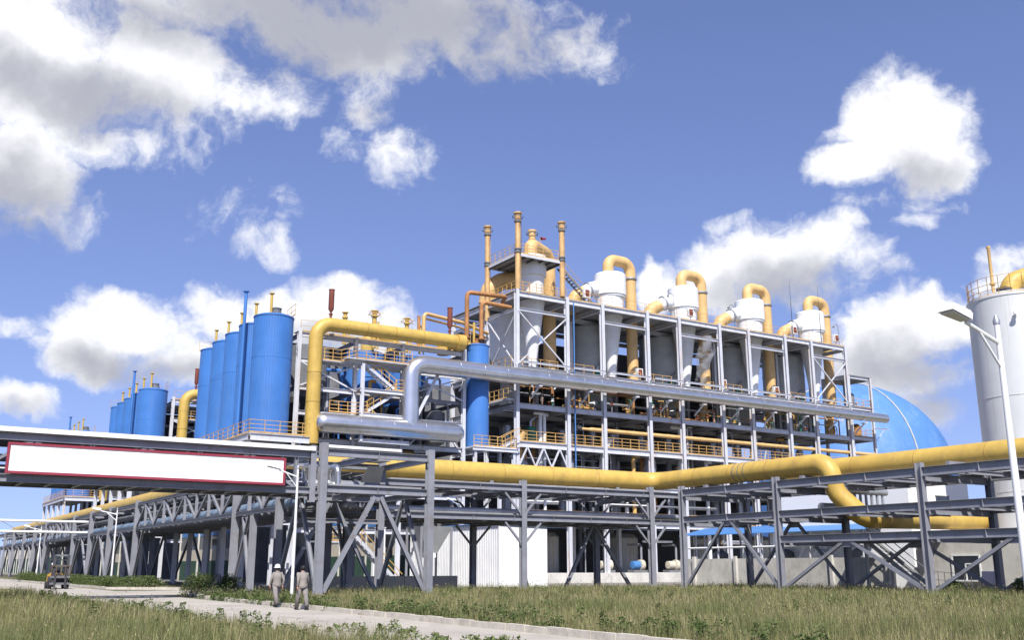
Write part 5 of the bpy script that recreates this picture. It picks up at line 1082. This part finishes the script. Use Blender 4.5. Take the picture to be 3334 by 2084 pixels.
# ------------------------------------------------------------------ grass and weeds
def blade_mesh(name, P, h, w, az, lean, tint, mid=False):
    """one triangle per blade, all in one mesh; P (N,2) world"""
    n = len(P); dx = np.cos(az); dy = np.sin(az); lx = np.cos(az+1.57)*lean*h; ly = np.sin(az+1.57)*lean*h
    co = np.zeros((n, 3, 3), np.float32)
    co[:, 0, 0] = P[:, 0]-dx*w/2; co[:, 0, 1] = P[:, 1]-dy*w/2; co[:, 1, 0] = P[:, 0]+dx*w/2; co[:, 1, 1] = P[:, 1]+dy*w/2
    co[:, 2, 0] = P[:, 0]+lx; co[:, 2, 1] = P[:, 1]+ly; co[:, 2, 2] = h
    return tri_mesh(name, co.reshape(-1, 3), np.repeat(tint, 3, axis=0))
def tri_mesh(name, co, tint, k=3):
    n = len(co)//k; me = bpy.data.meshes.new(name)
    me.vertices.add(len(co)); me.vertices.foreach_set('co', co.astype(np.float32).ravel()); me.loops.add(n*k); me.loops.foreach_set('vertex_index', np.arange(n*k, dtype=np.int32))
    me.polygons.add(n); me.polygons.foreach_set('loop_start', np.arange(0, n*k, k, dtype=np.int32)); me.update(calc_edges=True)
    at = me.attributes.new('tint', 'FLOAT_COLOR', 'POINT'); at.data.foreach_set('color', np.c_[tint, np.ones(len(tint))].astype(np.float32).ravel())
    me.materials.append(M['leaf']); o = bpy.data.objects.new(name, me); C.objects.link(o); return o
eu = np.array(EU[:2]); ev = np.array(EV[:2])
def scatter(n, r0, r1, half=36, power=1.0):
    th = R(half)*(rng.random(n)*2-1); r = r0*(r1/r0)**(rng.random(n)**power)
    P = np.c_[np.sin(th)*r, np.cos(th)*r]; return P, P@eu, P@ev, r
def vnoise(P, s, seed=0):
    g_ = np.random.default_rng(seed).random((64, 64)); x = P[:, 0]/s+200; y = P[:, 1]/s+200; xi = np.floor(x).astype(int); yi = np.floor(y).astype(int); fx = x-xi; fy = y-yi
    fx = fx*fx*(3-2*fx); fy = fy*fy*(3-2*fy); G = lambda a, b: g_[a % 64, b % 64]
    return (G(xi, yi)*(1-fx)+G(xi+1, yi)*fx)*(1-fy)+(G(xi, yi+1)*(1-fx)+G(xi+1, yi+1)*fx)*fy
OL = np.array([(.2, .194, .076), (.26, .24, .113), (.32, .283, .16), (.122, .148, .047), (.285, .228, .148)])
def grass_region(name, label, mask, n, r0, r1, hm, seed):
    P, u, v, r = scatter(n, r0, r1); ok = mask(u, v); P, r = P[ok], r[ok]; n = len(P)
    q = vnoise(P, 3.4, seed); q2 = vnoise(P, .9, seed+1); q3 = vnoise(P, .33, seed+2)
    keep = rng.random(n) < .35+.9*q3; P, r, q, q2, q3 = P[keep], r[keep], q[keep], q2[keep], q3[keep]; n = len(P)
    h = hm*(.3+.7*rng.random(n)**1.6)*(.3+.75*q+.45*q2+.35*q3)
    ci = rng.choice(5, n, p=[.34, .28, .14, .16, .08]); tint = OL[ci]*(.6+.8*rng.random((n, 1)))*(.72+.6*q3[:, None])
    f = np.clip((.55*q+.45*q2-.5)*3, 0, .85)[:, None]; tint = tint*(1-f)+np.array([.125, .155, .05])*(.6+.9*rng.random((n, 1)))*f
    w = (.010+.016*rng.random(n))*np.clip(r/34, .8, 3); az_ = rng.random(n)*6.28; le = rng.random(n)**1.5*.8
    o = blade_mesh(name, P, h, w, az_, le, tint)
    tag(o, label, 'grass', kind='stuff')
    # seed heads: little leaf shapes near the tips of some stalks, part of the same stand
    m_ = rng.random(n) < .07; Q = P[m_]; H_ = h[m_]*rng.uniform(.95, 1.25, m_.sum()); k = len(Q); s_ = (.012+.016*rng.random(k))*np.clip(r[m_]/34, .8, 2.5)
    x = np.c_[Q[:, 0]+np.cos(az_[m_]+1.57)*le[m_]*h[m_], Q[:, 1]+np.sin(az_[m_]+1.57)*le[m_]*h[m_], H_]
    d = rng.normal(size=(k, 3)); d[:, 2] = 1.6; d /= np.linalg.norm(d, axis=1)[:, None]; e = np.cross(d, rng.normal(size=(k, 3))); e /= np.linalg.norm(e, axis=1)[:, None]
    qd = np.stack([x-d*s_[:, None]*1.6, x+e*s_[:, None]*.5, x+d*s_[:, None]*1.6, x-e*s_[:, None]*.5], 1).reshape(-1, 3)
    tc_ = np.array([(.28, .215, .14), (.33, .28, .16), (.24, .17, .12), (.26, .25, .1)])[rng.integers(0, 4, k)]*(.7+.6*rng.random((k, 1)))
    o2 = tri_mesh('seed_heads', qd, np.repeat(tc_, 4, axis=0), 4); o2.parent = o; o2['kind'] = 'stuff'
    return o
def m_right(u, v): return (u > np.where(v < 40, 14.7+v*.0257, 15.72+(v-40)*.022)) & (u < 63.5) & (v < 66) & ~((u > 27) & (v > 64.5)) & ~((u < 30) & (v > 63 - .0*u) & (u < 21)) 
def m_near(u, v): return (u < 9.6 + .25*np.sin(v*1.3)) & (v < 78)
def m_left(u, v): return (u > 16.6) & (u < 21.6) & (v > 80) & (v < 200)
grass_region('field_grass', 'dry olive field grass between the road and the grey racks', m_right, 560000, 21, 95, .5, 3)
grass_region('verge_grass', 'tall dry grass on the near side of the road at lower left', m_near, 360000, 20, 80, .5, 9)
# leafy weeds and bushes: leaf quads in clumps
def leaves(name, centres, rad, hgt, nper, size, cols, seed):
    g_ = np.random.default_rng(seed); co = []; ti = []
    K = len(centres); n = nper*K; idx = np.repeat(np.arange(K), nper); c = np.array(centres)[idx]; rd = np.array(rad)[idx]; hg = np.array(hgt)[idx]
    a = g_.random(n)*6.28; rr = np.sqrt(g_.random(n))*rd; z = g_.random(n)**.8*hg; taper = 1-.55*(z/hg)**2; rr = rr*taper
    p = np.c_[c[:, 0]+np.cos(a)*rr, c[:, 1]+np.sin(a)*rr, z+.02]
    s = size*(.6+.8*g_.random(n))
    d1 = g_.normal(size=(n, 3)); d1[:, 2] *= .6; d1 /= np.linalg.norm(d1, axis=1)[:, None]; d2 = np.cross(d1, g_.normal(size=(n, 3))); d2 /= np.linalg.norm(d2, axis=1)[:, None]
    q = np.stack([p-d1*s[:, None], p+d2*s[:, None]*.45, p+d1*s[:, None], p-d2*s[:, None]*.45], 1).reshape(-1, 3)
    t = np.array(cols)[g_.integers(0, len(cols), n)]*(.7+.6*g_.random((n, 1)))
    return tri_mesh(name, q, np.repeat(t, 4, axis=0), 4)
GREEN = [(.085, .13, .035), (.115, .155, .05), (.07, .1, .03), (.15, .17, .07)]
cs = []; rd = []; hg = []
for i in range(360):     # weeds along the kerb and the near verge
    if i < 200: u = 15.6 + abs(random.gauss(0, .9)); v = random.uniform(14, 57)
    elif i < 250: u = 9.3 - abs(random.gauss(0, 1.2)); v = random.uniform(19, 60)
    else: u = random.uniform(16, 55); v = random.uniform(25, 60)
    p = W(u, v); cs.append((p.x, p.y)); rd.append(random.uniform(.12, .42)); hg.append(random.uniform(.2, .62))
tag(leaves('field_weeds', cs, rd, hg, 110, .045, GREEN, 5), 'green leafy weeds among the dry grass along the kerb', 'weeds', kind='stuff')
cs = []; rd = []; hg = []
for i in range(45):      # leafy plants on the near road edge, bottom of the picture
    u = 11.1 + random.gauss(0, .55); v = random.uniform(17, 27); p = W(u, v); cs.append((p.x, p.y)); rd.append(random.uniform(.08, .26)); hg.append(random.uniform(.08, .34))
tag(leaves('roadside_weeds', cs, rd, hg, 55, .045, [(.12, .17, .05), (.17, .2, .08), (.1, .13, .045), (.2, .2, .1)], 6), 'low green weeds sprouting on the concrete road at the bottom edge', 'weeds', kind='stuff')
# hedge strip along the left rack: bushes one by one
def bush(u, v, r, h, label, seed, dark=1.0):
    t = thing('bush', label, 'bush', (u, v, 0), 'green bushes along the road'); p = W(u, v)
    g_ = random.Random(seed); cc = []; rr = []; hh = []
    for k in range(7): a = g_.random()*6.28; d = g_.random()*r*.6; cc.append((p.x+math.cos(a)*d, p.y+math.sin(a)*d)); rr.append(r*g_.uniform(.4, .65)); hh.append(h*g_.uniform(.6, 1))
    o = leaves('foliage', cc, rr, hh, 420, .055, [tuple(c*dark for c in x) for x in GREEN], seed); o.parent = t; o.matrix_parent_inverse = Matrix.Translation(-Vector(t.location))
    st_ = MB()
    for k in range(4): a = g_.random()*6.28; st_.tube([(u, v, 0), (u+math.cos(a)*r*.3, v+math.sin(a)*r*.3, h*.45), (u+math.cos(a)*r*.5, v+math.sin(a)*r*.5, h*.8)], [.03, .02, .008], 6)
    part('stem', st_, 'bark', t)
bush(17.9, 65.2, 1.7, 1.5, 'largest dark bush at the broken kerb corner, left one', 21, .75); bush(18.9, 62.2, 1.4, 1.3, 'dark bush at the broken kerb corner, right one', 22, .75)
for k in range(14):
    v = 82.5 + k*5.2 + random.uniform(-.6, .6)
    bush(18.4+random.uniform(-.6, .8), v, 2.0, random.uniform(.85, 1.15), 'low bush number %s along the left rack from the debris heap' % ['one', 'two', 'three', 'four', 'five', 'six', 'seven', 'eight', 'nine', 'ten', 'eleven', 'twelve', 'thirteen', 'fourteen'][k], 40+k)
for k, (u, v) in enumerate(((61.5, 33), (59.5, 36), (58.5, 40))):
    bush(u, v, .9, 1.0, '%s leafy bush at the foot of the right rack' % ['rightmost', 'middle', 'leftmost'][k], 70+k)

# ------------------------------------------------------------------ steam
sv_ = MB(); 
sv_.tube([(84.2, 89.7, 21.9), (84.0, 89.4, 23.6), (84.5, 89.2, 25.2), (84.4, 89.0, 26.6), (85.2, 88.8, 28.2), (85.0, 88.6, 29.6)], [.2, .6, .75, 1.0, 1.15, .5], 16)
sm_ = bpy.data.materials.new('steam'); sm_.use_nodes = True; t_ = sm_.node_tree; t_.nodes.remove(t_.nodes['Principled BSDF'])
pv = t_.nodes.new('ShaderNodeVolumePrincipled'); pv.inputs['Color'].default_value = (.9, .9, .92, 1)
no = t_.nodes.new('ShaderNodeTexNoise'); no.inputs['Scale'].default_value = .8; no.inputs['Detail'].default_value = 5; no.inputs['Roughness'].default_value = .65; ge = t_.nodes.new('ShaderNodeNewGeometry'); t_.links.new(ge.outputs['Position'], no.inputs['Vector'])
mr = t_.nodes.new('ShaderNodeMapRange'); mr.inputs[1].default_value = .5; mr.inputs[2].default_value = .8; mr.inputs[4].default_value = 5.0; t_.links.new(no.outputs['Fac'], mr.inputs[0]); t_.links.new(mr.outputs[0], pv.inputs['Density']); t_.links.new(pv.outputs[0], t_.nodes['Material Output'].inputs['Volume'])
MATS['steam'] = sm_
tag(part('steam_plume', sv_, 'steam', None, True, base=(84.2, 89.7, 21.9)), 'thin white steam plume drifting up in front of the frame', 'steam', kind='stuff')
